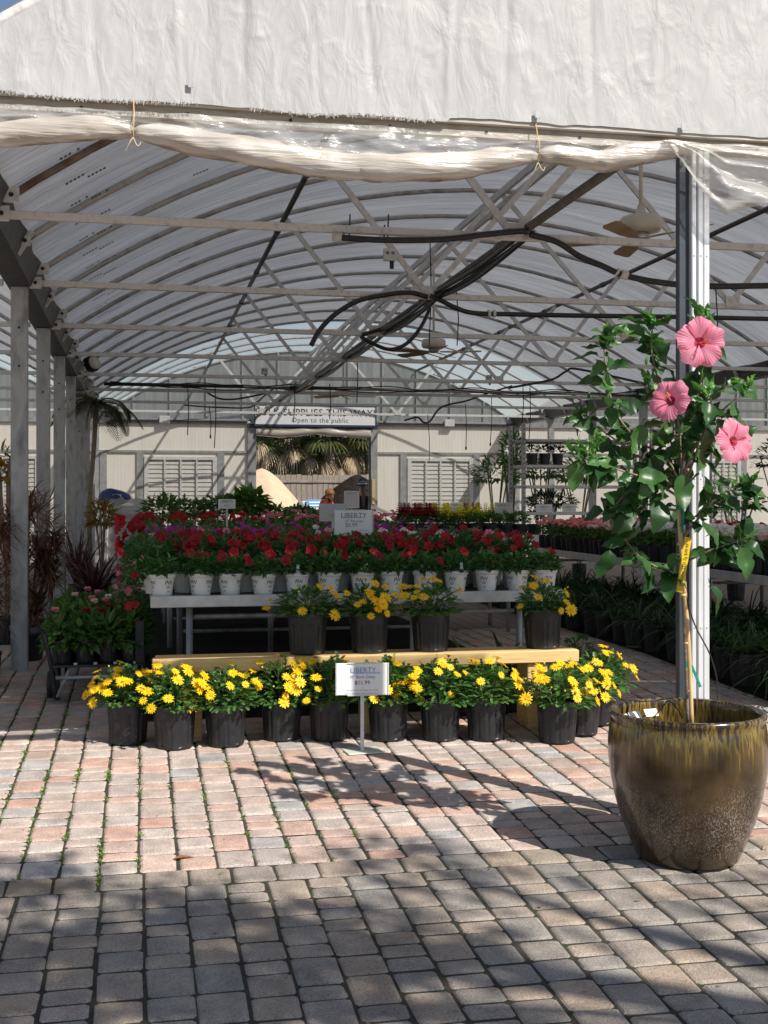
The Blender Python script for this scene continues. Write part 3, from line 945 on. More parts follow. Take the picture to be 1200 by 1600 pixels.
for (x, dz) in ((T1, .0), (T2, .0)):                              # ties
    mb = MB(); mb.tube(smooth_path([(x, Y0 - .062, FBZ + .02), (x + .004, Y0 - .082, FBZ - .06), (x + .003, Y0 - .115, roll_z(x) + .07), (x, Y0 - .1, roll_z(x) + .0), (x - .004, Y0 - .04, roll_z(x) + .04)]), .0026, 5)
    mb.tube(smooth_path([(x, Y0 - .1, roll_z(x)), (x + .02, Y0 - .11, roll_z(x) - .04), (x + .035, Y0 - .1, roll_z(x) - .02)]), .0018, 4)
    mb.tube(smooth_path([(x, Y0 - .1, roll_z(x)), (x - .015, Y0 - .11, roll_z(x) - .03), (x - .03, Y0 - .1, roll_z(x) - .06)]), .0018, 4)
    G(mb, 'tie_cord', M['bamboo'])
# loose corner of the curtain right of the door post
def loose(u, v):
    x = 2.42 + 1.5 * u
    K = [(0, 3.25), (.10, 3.11), (.17, 3.0), (.21, 2.945), (.30, 2.99), (.50, 3.04), (1, 3.08)]
    zb = K[-1][1]
    for (a, za), (b2, z2) in zip(K, K[1:]):
        if a <= u <= b2: zb = za + (z2 - za) * (u - a) / (b2 - a); break
    zt = FBZ - .06
    ang = math.atan2((1 - v), u + .02)
    fold = .035 * math.sin(ang * 17) * min(1, (1 - v) * 2) + .02 * noise.noise((u * 9, v * 6, 2))
    return (x, Y0 - .13 - fold - .05 * (1 - v), zb + (zt - zb) * v)
mb = MB(); mb.grid(110, 40, loose)
G(mb, 'loose_curtain', M['hang_film'], True)
# door post: dark painted board with aluminium track profiles in front
PXX, PYY = 2.632, Y0
zb = ground_z(PYY) - .02
mb = MB(); mb.bbox((PXX - .074, PYY - .02, zb), (PXX - .022, PYY + .02, FBZ - .075), .004)
dp = G(mb, 'door_post', M['dark_paint'])
for (a, b2, c) in ((-.021, .004, -.05), (.009, .036, -.055), (.041, .072, -.05)):
    t = MB(); t.bbox((PXX + a, PYY + c, zb), (PXX + b2, PYY + .03, FBZ - .076), .004)
    for q in range(9):
        z0 = .25 + .36 * q
        pts = [(PXX + (a + b2) / 2 + .004 * math.cos(w), PYY + c - .001, z0 + .004 * math.sin(w)) for w in [i * math.pi / 3 for i in range(6)]]
        t.add(pts, [tuple(range(6))], 1)
    GP(t, 'door_track', [M['alu'], M['print_grey']], dp)

# back wall
WX0, WX1 = XL - 2 * HALF, XL + 4 * HALF
DX0, DX1, DZ = X_at(400, YB), X_at(578, YB), 3.22
LZ = 2.66
def panel(x0, x1, z0, z1, name='wall_panel', m='wall_cream', y=YB):
    mb = MB()
    n = max(2, int((x1 - x0) / .08))
    mb.grid(n * 2 + 1, 2, lambda u, v: (x0 + (x1 - x0) * u, y + (.0018 if int(round(u * n * 2)) % 2 else 0), z0 + (z1 - z0) * v))
    G(mb, name, M[m])
def frame(x0, x1, z0, z1, d=.05, y=YB):
    mb = MB(); mb.bbox((x0, y - d, z0), (x1, y - .004, z1), .005); G(mb, 'wall_frame', M['frame_grey'])
WIN = [(X_at(232, YB), X_at(332, YB)), (X_at(642, YB), X_at(732, YB)), (X_at(4, YB) - .2, X_at(55, YB)), (X_at(1124, YB + .0) - .3, X_at(1150, YB))]
WZ0, WZ1 = .75, 2.47
gz = .1
splits = sorted([WX0, XL, DX0, DX1, XL + 2 * HALF, WX1])
holes = sorted(WIN + [(DX0, DX1)])
# upper strip
panel(WX0, DX0 - .1, LZ, ZG - .05); panel(DX1 + .1, WX1, LZ, ZG - .05)
x = WX0
for (a, b2) in holes:
    aa, bb = (a - .1, b2 + .1)
    panel(x, aa, gz, LZ)
    if (a, b2) != (DX0, DX1):
        panel(aa, bb, gz, WZ0); panel(aa, bb, WZ1, LZ)
    x = bb
panel(x, WX1, gz, LZ)
frame(WX0, DX0 - .2, ZG - .1, ZG + .02, .07); frame(DX1 + .2, WX1, ZG - .1, ZG + .02, .07)
frame(WX0, DX0 - .2, LZ - .03, LZ + .03, .045); frame(DX1 + .2, WX1, LZ - .03, LZ + .03, .045)
for (x0, x1) in ((DX0 - .2, DX0 - .005), (DX1 + .005, DX1 + .17)): frame(x0, x1, .1, ZG - .1, .09)
for x in (XL + .16, XL + 2 * HALF - .16, WX0 + .1): frame(x - .08, x + .08, .1, LZ - .031, .06)
mb = MB(); mb.bbox((DX0 - .2, YB - .1, DZ), (DX1 + .17, YB - .0, DZ + .1), .005); G(mb, 'door_header', M['dark_paint'])
mb = MB(); mb.bbox((DX1 - .03, YB - .05, .15), (DX1 + .004, YB + .0, DZ), .003); G(mb, 'door_track', M['dark_paint'])
mb = MB(); mb.bbox((DX1 + .03, YB - .115, 1.45), (DX1 + .1, YB - .091, 2.05), .003); G(mb, 'wood_strip', M['pine'])
# rolled curtain above the rear door
mb = MB(); mb.tube([(DX0 + (DX1 - DX0) * t, YB - .12, DZ - .09 - .03 * math.sin(t * 9)) for t in np.linspace(0, 1, 40)], [.09 + .03 * noise.noise((t * 7, 1, 2)) for t in np.linspace(0, 1, 40)], 12)
G(mb, 'rear_rolled_curtain', M['roll'], True)
for (a, b2) in WIN:
    w = MB()
    for (x0, x1, z0, z1) in ((a - .1, a, WZ0 - .08, WZ1 + .08), (b2, b2 + .1, WZ0 - .08, WZ1 + .08), (a, b2, WZ1, WZ1 + .08), (a, b2, WZ0 - .08, WZ0)):
        w.bbox((x0, YB - .08, z0), (x1, YB - .002, z1), .005)
    wo = G(w, 'louver_window', M['galv_light'])
    ns = 17; ds = (WZ1 - WZ0) / ns
    sl = MB(); sl.bbox((a, -.056, -.006), (b2, .056, .006), .003)
    sm = sl.mesh('slat', M['louver'])
    for q in range(ns):
        link('slat', sm, wo, (0, YB - .03, WZ0 + ds * (q + .5)), (R(76), 0, 0))
    for q in (.25, .5, .75):
        xx = a + (b2 - a) * q
        mu = MB(); mu.bbox((xx - .018, YB - .095, WZ0), (xx + .018, YB - .081, WZ1), .003)
        GP(mu, 'mullion', M['galv_light'], wo)
    for (x0, x1) in ((a - .27, a - .105), (b2 + .105, b2 + .27)): frame(x0, x1, .1, LZ - .031, .055)
# glazed gable above the back wall, each bay
for xc in BAYS:
    x0 = xc - HALF
    n = 12
    for i in range(n):
        a = x0 + 2 * HALF * i / n; b2 = x0 + 2 * HALF * (i + 1) / n
        mb = MB()
        mb.grid(9, 2, lambda u, v: (a + .012 + (b2 - a - .024) * u, YB + .02 + (.004 if int(round(u * 8)) % 2 else 0), (ZG + .02) + (roof_z(a + .012 + (b2 - a - .024) * u, xc) - ZG - .0) * v))
        G(mb, 'gable_pane', M['gable_glazing'])
        if i:
            mb = MB(); mb.bbox((a - .022, YB - .035, ZG + .021), (a + .022, YB + .019, roof_z(a, xc) - .03), .004)
            G(mb, 'glazing_bar', M['frame_grey'])
# conduit with boxes along the eave of the back wall
mb = MB(); mb.tube([(XL + .3, YB - .1, ZG - .03), (DX0 - .2, YB - .1, ZG - .03)], .022, 6); mb.tube([(DX1 + .2, YB - .1, ZG - .03), (XL + 2 * HALF, YB - .1, ZG - .03)], .022, 6)
for x in (X_at(257, YB), X_at(700, YB)): mb.bbox((x - .12, YB - .17, ZG - .1), (x + .12, YB - .08, ZG + .07), .01, 1)
G(mb, 'wall_conduit', [M['pipe_dark'], M['galv_light']])

# ------------------------------------------------------------------ hoses, wires, boxes and fans under the roof
def cable(name, pts, r, m, label, cat, group=None, n=8, extra=None):
    e_loc = Vector(pts[0])
    mb = MB(); mb.tube([Vector(p) - e_loc for p in smooth_path(pts)], r, n)
    if extra: extra(mb, e_loc)
    o = mb.build(name, [M[m], M['pvc'], M['galv_light']], None, True, loc=e_loc)
    return tag(o, label, cat, group)

CX = 2.62
zc = CH_Z + .06
def on(k, px, py, dy=-.05):
    return at(px, py, FR[k] + dy)
cable('water_hose', [on(1, 530, 371), on(1, 600, 375), on(1, 690, 374), on(1, 760, 366), on(1, 800, 362), on(1, 822, 362), (CX + .02, FR[1] + .6, zc + .05)], .021, 'black_rubber',
      'thick black hose lying along the nearest truss chord, capped in white', 'hose', 'black hoses under the roof',
      extra=lambda mb, o: mb.tube([on(1, 520, 370) - o, on(1, 533, 371) - o], .03, 8, 1))
cable('water_hose', [on(1, 828, 366), on(1, 870, 378), on(1, 905, 400), on(1, 940, 415), on(1, 975, 430), on(1, 1030, 441), on(1, 1100, 447), on(1, 1230, 446)], .022, 'black_rubber',
      'black hose sagging to the right from the nearest truss node', 'hose', 'black hoses under the roof',
      extra=lambda mb, o: (mb.tube([on(1, 970, 428) - o, on(1, 980, 431) - o], .034, 8, 2), mb.tube([on(1, 963, 424) - o, on(1, 966, 426) - o], .03, 8, 2)))
cable('water_hose', [on(2, 486, 540), on(2, 500, 515), on(2, 525, 490), on(2, 560, 470), on(2, 600, 461), on(2, 640, 457), on(2, 668, 464)], [.022] * 37, 'black_rubber',
      'loose end of black hose arching down left below the second truss', 'hose', 'black hoses under the roof')
cable('water_hose', [on(2, 672, 462), on(2, 690, 470), on(2, 710, 480), on(2, 740, 489), on(2, 800, 491), on(2, 900, 493), on(2, 1050, 495), on(2, 1230, 499)], .022, 'black_rubber',
      'black hose running right along the second truss chord', 'hose', 'black hoses under the roof',
      extra=lambda mb, o: (mb.tube([on(2, 762, 490) - o, on(2, 766, 490) - o], .034, 8, 2), mb.tube([on(2, 770, 490) - o, on(2, 774, 490) - o], .034, 8, 2)))
cable('water_hose', [on(3, 563, 526), on(3, 585, 538), on(3, 610, 546), on(3, 635, 537), on(3, 655, 515), on(3, 668, 490), on(3, 672, 474)], .021, 'black_rubber',
      'black hose loop hanging below the third truss', 'hose', 'black hoses under the roof')
cable('water_hose', [on(3, 566, 523), on(3, 600, 512), on(3, 622, 496), on(3, 640, 486), (CX + .03, FR[2] + .2, zc - .03)], .021, 'black_rubber',
      'black hose slung beneath the centre pipe between second and third truss', 'hose', 'black hoses under the roof')
# bundle of hoses along the centre pipe
for q, (dx, dz) in enumerate(((-.045, -.03), (.045, -.025), (.0, -.062))):
    pts = []
    for i in range(0, 31):
        y = FR[1] + (FR[6] - FR[1]) * i / 30
        s = -.035 * abs(math.sin(math.pi * (y - FR[1]) / 2.53)) * (1 + .6 * q)
        pts.append((CX + dx * .75 + .008 * math.sin(y * 2.3 + q * 2), y, zc + dz + s * .6))
    cable('water_hose', pts, .019, 'black_rubber', ['left strand of the black hose bundle tied along the centre pipe', 'right strand of the black hose bundle tied along the centre pipe', 'lowest strand of the black hose bundle tied along the centre pipe'][q], 'hose', 'black hoses under the roof')
# misting pipe across the sixth frame
mp = MB()
yy = FR[6] - .06
mp.tube([(-.6, yy, CH_Z + .09), (1.7, yy, CH_Z + .085)], .03, 8, 1)
mp.tube([(1.7, yy, CH_Z + .08), (2.5, yy, CH_Z + .08)], .03, 8, 0)
mp.tube([(2.5, yy, CH_Z + .085), (3.3, yy, CH_Z + .08)], .03, 8, 1)
mp.tube([(3.3, yy, CH_Z + .08), (5.2, yy, CH_Z + .07), (9.0, yy, CH_Z + .06)], .03, 8, 0)
tag(mp.build('misting_pipe', [M['pvc'], M['black_rubber']], None, True), 'stained white and black pipe run across the far truss chords', 'pipe')
cw = MB()
for q in range(3):
    pts = [(-.5 + 9.3 * t, yy - .05 - .02 * q, CH_Z + .05 + .035 * math.sin(t * (23 + 7 * q) + q) + .02 * q) for t in np.linspace(0, 1, 60)]
    cw.tube(pts, .009, 5)
tag(cw.build('cable_tangle', M['wire'], None, True), 'thin black cables tangled around the misting pipe', 'cable', kind=None)
for q, (k, pts, lab) in enumerate((
        (7, [(318, 610), (340, 622), (362, 624), (390, 620), (425, 612)], 'black feeder hose bending along the left half of a far chord'),
        (8, [(288, 633), (330, 636), (385, 637), (400, 630), (430, 606), (470, 597)], 'black feeder hose climbing from far left chord to the centre pipe'),
        (7, [(632, 657), (652, 652), (662, 660), (672, 658), (690, 636), (730, 626), (760, 615), (800, 603)], 'black hose drooping in an s curve right of the hanging sign'),
        (5, [(795, 606), (830, 600), (865, 592), (885, 580), (905, 577), (1010, 600)], 'black hose strung along a far chord behind the hibiscus'))):
    cable('feeder_hose', [on(k, *p) for p in pts], .02, 'black_rubber', lab, 'hose', 'black hoses under the roof', 6)
# thin wires hanging straight down
for q, (px, y0, y1, k) in enumerate(((293, 600, 680, 6), (336, 605, 700, 6), (327, 635, 680, 7), (672, 380, 540, 3), (713, 455, 540, 3), (515, 600, 655, 6), (460, 600, 660, 6), (727, 630, 698, 7), (768, 620, 692, 7), (1118, 445, 560, 2), (828, 605, 690, 6), (817, 600, 665, 6), (557, 545, 630, 5), (668, 648, 720, 8))):
    a = on(k, px, y0, -.1); b2 = on(k, px + rnd.uniform(-2, 4), y1, -.1)
    mb = MB(); mb.tube([Vector((0, 0, 0)), (b2 - a) * .5 + Vector((.02, 0, 0)), b2 - a], .0065 if k < 5 else .008, 4)
    if q in (2, 7, 8): mb.tube([b2 - a, b2 - a + Vector((0, 0, -.06))], .018, 6)
    px_l = ['short', 'long', 'weighted', 'tall', 'faint'][q % 5]
    tag(mb.build('hanging_wire', M['wire'], None, False, loc=a), ['thin wire hanging before the left wall panel, leftmost long one', 'thin wire hanging just left of the rear doorway, reaching lowest', 'weighted wire hanging between two long wires at left', 'long wire hanging before the middle ceiling fan', 'wire hanging right of the middle ceiling fan', 'wire crossing the middle of the hanging sign', 'wire crossing the left half of the hanging sign', 'weighted wire left of the two hanging over the right louvre', 'weighted wire right of the two hanging over the right louvre', 'wire hanging right of the door post', 'wire hanging just right of the rack upright', 'wire hanging just left of the rack upright', 'wire hanging from the fifth chord over the sign', 'wire dangling onto the right louvre window'][q], 'wire', 'wires hanging from the trusses')
# short wire stubs standing on the nearest chord
for q, px in enumerate((537, 546, 600, 606)):
    a = on(1, px, 372, 0); mb = MB(); mb.tube([(0, 0, 0), (.004, 0, .09 + .07 * (q % 2))], .005, 4)
    tag(mb.build('wire_stub', M['wire'], None, False, loc=a), 'short wire stub standing up from the nearest truss chord', 'wire', 'wire stubs on the nearest chord')
# junction boxes
for (px, py, k, lab) in ((608, 399, 2, 'grey two gang junction box nearest, on a truss web'), (413, 580, 6, 'small grey junction box on a far truss web left of centre'), (763, 591, 6, 'small grey junction box on a far truss web right of centre')):
    p = on(k, px, py, -.04)
    mb = MB(); mb.bbox((-.055, -.05, -.055), (.055, 0, .055), .006)
    jb = mb.build('junction_box', M['galv_light'], None, False, loc=p)
    for dx in (-.025, .025):
        s = MB(); s.lathe([(0, 0), (.017, 0), (.017, .006), (0, .006)], 8)
        s.build('socket', M['print_grey'], jb, loc=(dx, -.05, .012), rot=(R(90), 0, 0))
    s = MB(); s.tube([(.02, -.02, -.05), (.02, -.02, -.12)], .02, 6); s.build('plug', M['wire'], jb)
    tag(jb, lab, 'junction box')

# ceiling fans on the ridge
def make_fan(loc, rz, label):
    e = empty('ceiling_fan', loc, label, 'ceiling fan', 'ceiling fans along the ridge', rz)
    top = roof_z(XC) - .08 - loc[2]
    mb = MB(); mb.tube([(0, 0, .08), (0, 0, top)], .016, 8); mb.build('rod', M['fan_cream'], e, True)
    mb = MB(); mb.lathe([(0, .17), (.025, .17), (.05, .09), (.06, .075), (.15, .07), (.168, .05), (.168, -.02), (.15, -.045), (.10, -.055), (0, -.055)], 28)
    mb.build('motor', M['fan_cream'], e, True)
    mb = MB(); mb.lathe([(0, -.055), (.07, -.056), (.075, -.09), (.05, -.115), (0, -.118)], 20); mb.build('switch_cup', M['steel'], e, True)
    for k in range(5):
        a = 2 * math.pi * k / 5
        mt = Matrix.Rotation(a, 4, 'Z') @ Matrix.Translation((0, 0, -.105)) @ Matrix.Rotation(R(14), 4, 'X')
        mb = MB()
        pts = [(.10, -.02), (.20, -.045), (.30, -.062), (.62, -.072), (.66, -.05), (.66, .05), (.62, .072), (.30, .062), (.20, .045), (.10, .02)]
        v = [mt @ Vector((x, y, z)) for z in (.004, -.004) for x, y in pts]
        n = len(pts)
        mb.add(v, [tuple(range(n)), tuple(range(2 * n - 1, n - 1, -1))] + [(i, (i + 1) % n, (i + 1) % n + n, i + n) for i in range(n)])
        bl = mb.build('blade', M['fan_blade'], e)
        mb = MB(); mb.box((.08, -.018, .005), (.24, .018, .012), mat=mt); mb.build('blade_iron', M['fan_cream'], bl)
    return e
make_fan((XC - .02, 9.2, 3.79), R(10), 'nearest cream ceiling fan with tan blades beside the door post')
make_fan((XC, 16.35, 3.72), R(-20), 'cream ceiling fan hanging over the middle of the greenhouse')
make_fan((XC, 24.0, 3.74), R(0), 'farthest ceiling fan just above the hanging sign')

# floodlight on the left gutter
p = at(143, 566, 17.4)
e = empty('floodlight', p, 'black floodlight with pale round face under the left gutter', 'floodlight')
mb = MB(); mb.bbox((-.12, -.02, -.1), (.02, .16, .1), .02); mb.build('housing', M['black_plastic'], e, rot=(0, R(-20), R(-30)))
mb = MB(); mb.lathe([(0, .0), (.085, 0), (.095, .03), (.0, .04)], 16); mb.build('lens', M['fan_cream'], e, True, loc=(.03, -.03, -.02), rot=(R(70), 0, R(40)))

# ------------------------------------------------------------------ signs
def lettering(parent, lines, y=-.004):
    for (txt, size, x, z, m, sp) in lines:
        v, f = text_verts(txt, size, sp)
        mb = MB(); mb.add([(a + x, y + b2, c + z) for a, b2, c in v], f)
        mb.build('lettering', M[m], parent)

sx0, sx1 = X_at(397, YB - .2), X_at(588, YB - .2)
sz0, sz1 = at(490, 667, YB - .2).z, at(490, 633, YB - .2).z
e = empty('hanging_sign', ((sx0 + sx1) / 2, YB - .2, sz0), 'long white sign with navy frame and lettering above the rear doorway', 'sign')
W2 = (sx1 - sx0) / 2; H = sz1 - sz0
mb = MB(); mb.bbox((-W2 + .02, -.02, .02), (W2 - .02, .02, H - .02), .003); mb.build('board', M['paper'], e)
mb = MB()
for (a, b2, c, d) in ((-W2, W2, 0, .05), (-W2, W2, H - .03, H), (-W2, -W2 + .03, .05, H - .03), (W2 - .03, W2, .05, H - .03)):
    mb.bbox((a, -.03, c), (b2, .03, d), .004)
mb.build('frame', M['navy'], e)
lettering(e, [('BULK SUPPLIES THIS WAY!', .232, 0, H * .64, 'print', 1.04), ('Open to the public', .16, .1, H * .3, 'print_grey', 1.08)], -.026)

def price_sign(loc, rz, w, h, stem, lines, label, base=True, m='paper', tilt=0, name='price_sign', cat='sign', group=None, underline=None):
    e = empty(name, loc, label, cat, group, rz)
    mb = MB(); mb.bbox((-w / 2, -.006, stem), (w / 2, .006, stem + h), .003)
    card = mb.build('card', M[m], e, rot=(R(tilt), 0, 0))
    if lines:
        lettering(card, [(t, s, x, stem + z, mm, sp) for (t, s, x, z, mm, sp) in lines], -.0085)
    if underline:
        mb = MB()
        for (x0, x1, z, t, mm) in underline: mb.box((x0, -.009, stem + z), (x1, -.007, stem + z + t))
        mb.build('rule_line', M[underline[0][4]], card)
    if stem > .02:
        mb = MB(); mb.bbox((-.011, -.008, .0), (.011, .008, stem), .002)
        mb.build('stem', M['galv_light'], e)
    if base:
        mb = MB(); mb.bbox((-.11, -.09, .0), (.11, .09, .008), .003); mb.build('base_plate', M['pale_green_card'], e, rot=(0, 0, R(12)))
    if w > .25:
        mb = MB()
        for (x0, x1, z0, z1) in ((-w / 2 - .006, -w / 2 - .0005, stem, stem + h), (w / 2 + .0005, w / 2 + .006, stem, stem + h)): mb.box((x0, -.01, z0), (x1, .008, z1))
        for zz in (stem - .004, stem + h - .003): mb.box((-.09, -.012, zz), (.09, -.0095, zz + .008))
        mb.build('holder', M['galv_light'], e)
    return e

def grd(px, py):
    """point of the pavement seen at that pixel"""
    Y = 7.0
    for _ in range(12):
        cz = (EYE - ground_z(Y)) * FPX / (py - 778.0)
        u = (px - 600) / FPX
        Y = cz * (CT - u * ST)
    return Vector((cz * (u * CT + ST), Y, ground_z(Y)))

p = grd(566, 1174)
sc = (p.x * ST + p.y * CT) / FPX
price_sign(p, -TH * .6, 80 * sc, 50 * sc, 88 * sc, [('LIBERTY', .044, .005, 39 * sc, 'print_blue', 1.0), ('10" Bush Daisy', .026, 0, 28.5 * sc, 'print_grey', 1), ('$11.99', .034, 0, 19.5 * sc, 'print', 1), ('ea', .012, 0, 12 * sc, 'print_grey', 1), ('Reserve Your Club Savings Card Today', .012, .0, 8 * sc, 'print_grey', 1), ('plants for every garden bed and border in the sun', .0105, .0, 3.2 * sc, 'print_grey', 1)],
           'white price card on a metal stem with pale base among the yellow daisies', underline=[(-.055, .11, 34 * sc, .004, 'print_blue')])
# price cards standing among the flowers
def card_at(px0, px1, py0, py1, Y, lines, label, stem=.35, m='paper', group='price cards on the benches', ul=None, rz=0.0):
    a = at((px0 + px1) / 2, py1, Y); w = at(px1, py0, Y).x - at(px0, py0, Y).x; h = at(px0, py0, Y).z - at(px0, py1, Y).z
    return price_sign((a.x, Y, a.z - stem), rz, w, h, stem, lines(w, h) if lines else None, label, False, m, group=group, underline=ul(w, h) if ul else None)
card_at(523, 582, 797, 836, 9.75, lambda w, h: [('LIBERTY', w * .19, .0, h * .78, 'print_grey', 1.0), ('10" Petunias', w * .1, 0, h * .56, 'print_grey', 1), ('$5.99', w * .14, -.02, h * .4, 'print_grey', 1), ('Reserve Your Club Card', w * .045, .05, h * .18, 'print_grey', 1), ('plants for every garden bed', w * .045, .06, h * .07, 'print_grey', 1)],
        'large white petunia price card standing nearest, before the rear doorway', ul=lambda w, h: [(-w * .3, w * .25, h * .70, .003, 'print_grey')])
card_at(499, 541, 787, 815, 11.0, lambda w, h: [('LIBERTY', w * .3, .03, h * .78, 'print_pale_blue', 1.0), ('15', w * .16, -.01, h * .35, 'print_grey', 1)],
        'cream card with pale blue heading half hidden behind the petunia card', m='bag_white', rz=0)
card_at(538, 561, 767, 794, 24.5, lambda w, h: [('NOTICE', w * .2, .0, h * .85, 'print_grey', 1.0)] + [('open every day of the week', w * .07, 0, h * (.7 - .11 * i), 'print_grey', 1) for i in range(6)], 'white notice sheet on a stand in the rear doorway')
card_at(341, 368, 780, 795, 13.4, lambda w, h: [('LIBERTY', w * .2, .0, h * .75, 'print_grey', 1.0), ('$4.99', w * .14, 0, h * .35, 'print_grey', 1)], 'small white card above red and pink bedding flowers at left')
card_at(704, 723, 785, 800, 12.7, lambda w, h: [('LIBERTY', w * .2, .0, h * .75, 'print_grey', 1.0), ('$3.99', w * .14, 0, h * .35, 'print_grey', 1)], 'small white card among yellow snapdragons')
card_at(773, 801, 785, 803, 12.7, lambda w, h: [('LIBERTY', w * .2, .0, h * .75, 'print_grey', 1.0), ('$3.99', w * .14, 0, h * .35, 'print_grey', 1)], 'cream card beside the rack at the right end of the snapdragons', m='bag_white')

# ------------------------------------------------------------------ plants: shared builders
def rdir(r, zmin=-1.0):
    while True:
        v = Vector((r.gauss(0, 1), r.gauss(0, 1), r.gauss(0, 1))).normalized()
        if v.z > zmin: return v

def pinnate(mb, p, d, n, L, W):
    """lobed bush daisy leaf"""
    p = Vector(p); d = d.normalized(); s = d.cross(n)
    if s.length < 1e-4: s = d.orthogonal()
    s.normalize(); n = s.cross(d)
    out = [(0, .12), (.3, .16), (.42, .8), (.5, .25), (.62, 1), (.72, .28), (.85, .75), (1, .0)]
    v = []; f = []
    for t, w in out:
        c = p + d * (L * t) - n * (.25 * L * t * t)
        v += [c - s * (W * w * .5) + n * (.12 * W * w), c, c + s * (W * w * .5) + n * (.12 * W * w)]
    for i in range(len(out) - 1):
        a = i * 3
        f += [(a, a + 1, a + 4, a + 3), (a + 1, a + 2, a + 5, a + 4)]
    mb.add(v, f)

def dome_foliage(seed, nl, rx, rz, L, W, kind='blade', z0=0.0, flat=.5, stems=True, lo=-.15):
    r = random.Random(seed)
    mb = MB()
    for i in range(nl):
        d = rdir(r, lo)
        q = r.uniform(.45, 1.0) ** .6
        p = Vector((d.x * rx * q, d.y * rx * q, z0 + max(d.z, -.2) * rz * q)) * (1 + .18 * noise.noise((d.x * 2 + seed, d.y * 2, d.z * 2)))
        out = (Vector((d.x, d.y, d.z * flat + .25)) + rdir(r) * .55).normalized()
        n = (Vector((0, 0, 1)) + rdir(r) * .5)
        l2 = L * r.uniform(.6, 1.2)
        if kind == 'pinnate': pinnate(mb, p - out * l2 * .4, out, n, l2, W * r.uniform(.7, 1.2))
        else: mb.blade(p - out * l2 * .4, out, n, l2, W * r.uniform(.7, 1.2), r.uniform(.1, .5), r.uniform(.05, .5), seg=3)
    if stems:
        for i in range(max(8, nl // 16)):
            d = rdir(r, .05)
            e = Vector((d.x * rx * .9, d.y * rx * .9, z0 + d.z * rz * .95))
            mb.tube([(d.x * .03, d.y * .03, z0 - .06), e * .5 + Vector((0, 0, .02 + z0 * .4)), e], [.004, .003, .0015], 4)
    return mb

# nursery pots
def black_pot(r1, r0, h, ribs=24):
    mb = MB()
    def mod(a, z):
        if .06 * h < z < .72 * h:
            return .957 if math.cos(a * ribs / 2) > .55 else 1.0
        return 1.0
    mb.lathe([(0, .004), (r0 * .96, .0), (r0, .008), (r0 * 1.005, .05 * h), (r0 + (r1 - r0) * .08, .075 * h), (r0 + (r1 - r0) * .7, .70 * h), (r0 + (r1 - r0) * .74, .735 * h), (r1 * .97, .9 * h),
              (r1 * 1.0, .915 * h), (r1 * 1.035, .92 * h), (r1 * 1.035, h), (r1 * .985, h), (r1 * .97, .9 * h)], 48, mod=mod)
    for k in range(8):                        # drainage holes at the foot
        a = 2 * math.pi * k / 8 + .2
        c = Vector((math.cos(a), math.sin(a), 0)); t = Vector((-math.sin(a), math.cos(a), 0))
        pts = [c * (r0 * 1.012) + t * (.011 * math.cos(w)) + Vector((0, 0, .02 + .009 * math.sin(w))) for w in [i * math.pi / 4 for i in range(8)]]
        mb.add(pts, [tuple(range(8))], 1)
    mb.lathe([(0, .9 * h), (r1 * .97, .9 * h)], 24, 2)
    return mb
POT3 = black_pot(.131, .112, .265).mesh('pot', [M['black_plastic'], M['wire'], M['soil']])
POT1 = black_pot(.082, .066, .165, 16).mesh('pot', [M['black_plastic'], M['wire'], M['soil']])
for me in (POT1,):
    pass

def flower_daisy():
    mb = MB(); r = random.Random(2)
    n = 13
    for k in range(n):
        a = 2 * math.pi * k / n + r.uniform(-.07, .07)
        d = Vector((math.cos(a), math.sin(a), r.uniform(-.05, .15))); s = Vector((-math.sin(a), math.cos(a), 0))
        L = .038 * r.uniform(.92, 1.06); w = .0058
        z = Vector((0, 0, .001 * (k % 2)))
        mb.add([d * .006 - s * w * .5 + z, d * .006 + s * w * .5 + z, d * L * .6 + s * w + z + Vector((0, 0, .003)), d * L + s * w * .5 + z, d * L - s * w * .5 + z, d * L * .6 - s * w + z + Vector((0, 0, .003))],
               [(0, 1, 2, 5), (5, 2, 3, 4)], 0)
    mb.lathe([(.009, .0), (.008, .004), (.004, .0065), (.0, .007)], 8, 1)
    mb.lathe([(.0, -.008), (.006, -.006), (.008, 0)], 6, 2)
    return mb.mesh('flower', [M['daisy_petal'], M['daisy_disc'], M['daisy_leaf']])
F_DAISY = flower_daisy()
BUD = MB(); BUD.lathe([(0, -.006), (.005, -.002), (.006, .003), (.003, .008), (0, .009)], 6); BUD = BUD.mesh('bud', M['petal_yellow'])

DAISY_FOL = [dome_foliage(40 + q, 420, .205, .215, .085, .036, 'pinnate', .03, lo=-.35).mesh('foliage', M['daisy_leaf']) for q in range(5)]

def orient(nrm, spin=0.0):
    q = Vector(nrm).to_track_quat('Z', 'Y')
    e = (q @ Matrix.Rotation(spin, 3, 'Z').to_quaternion()).to_euler()
    return e

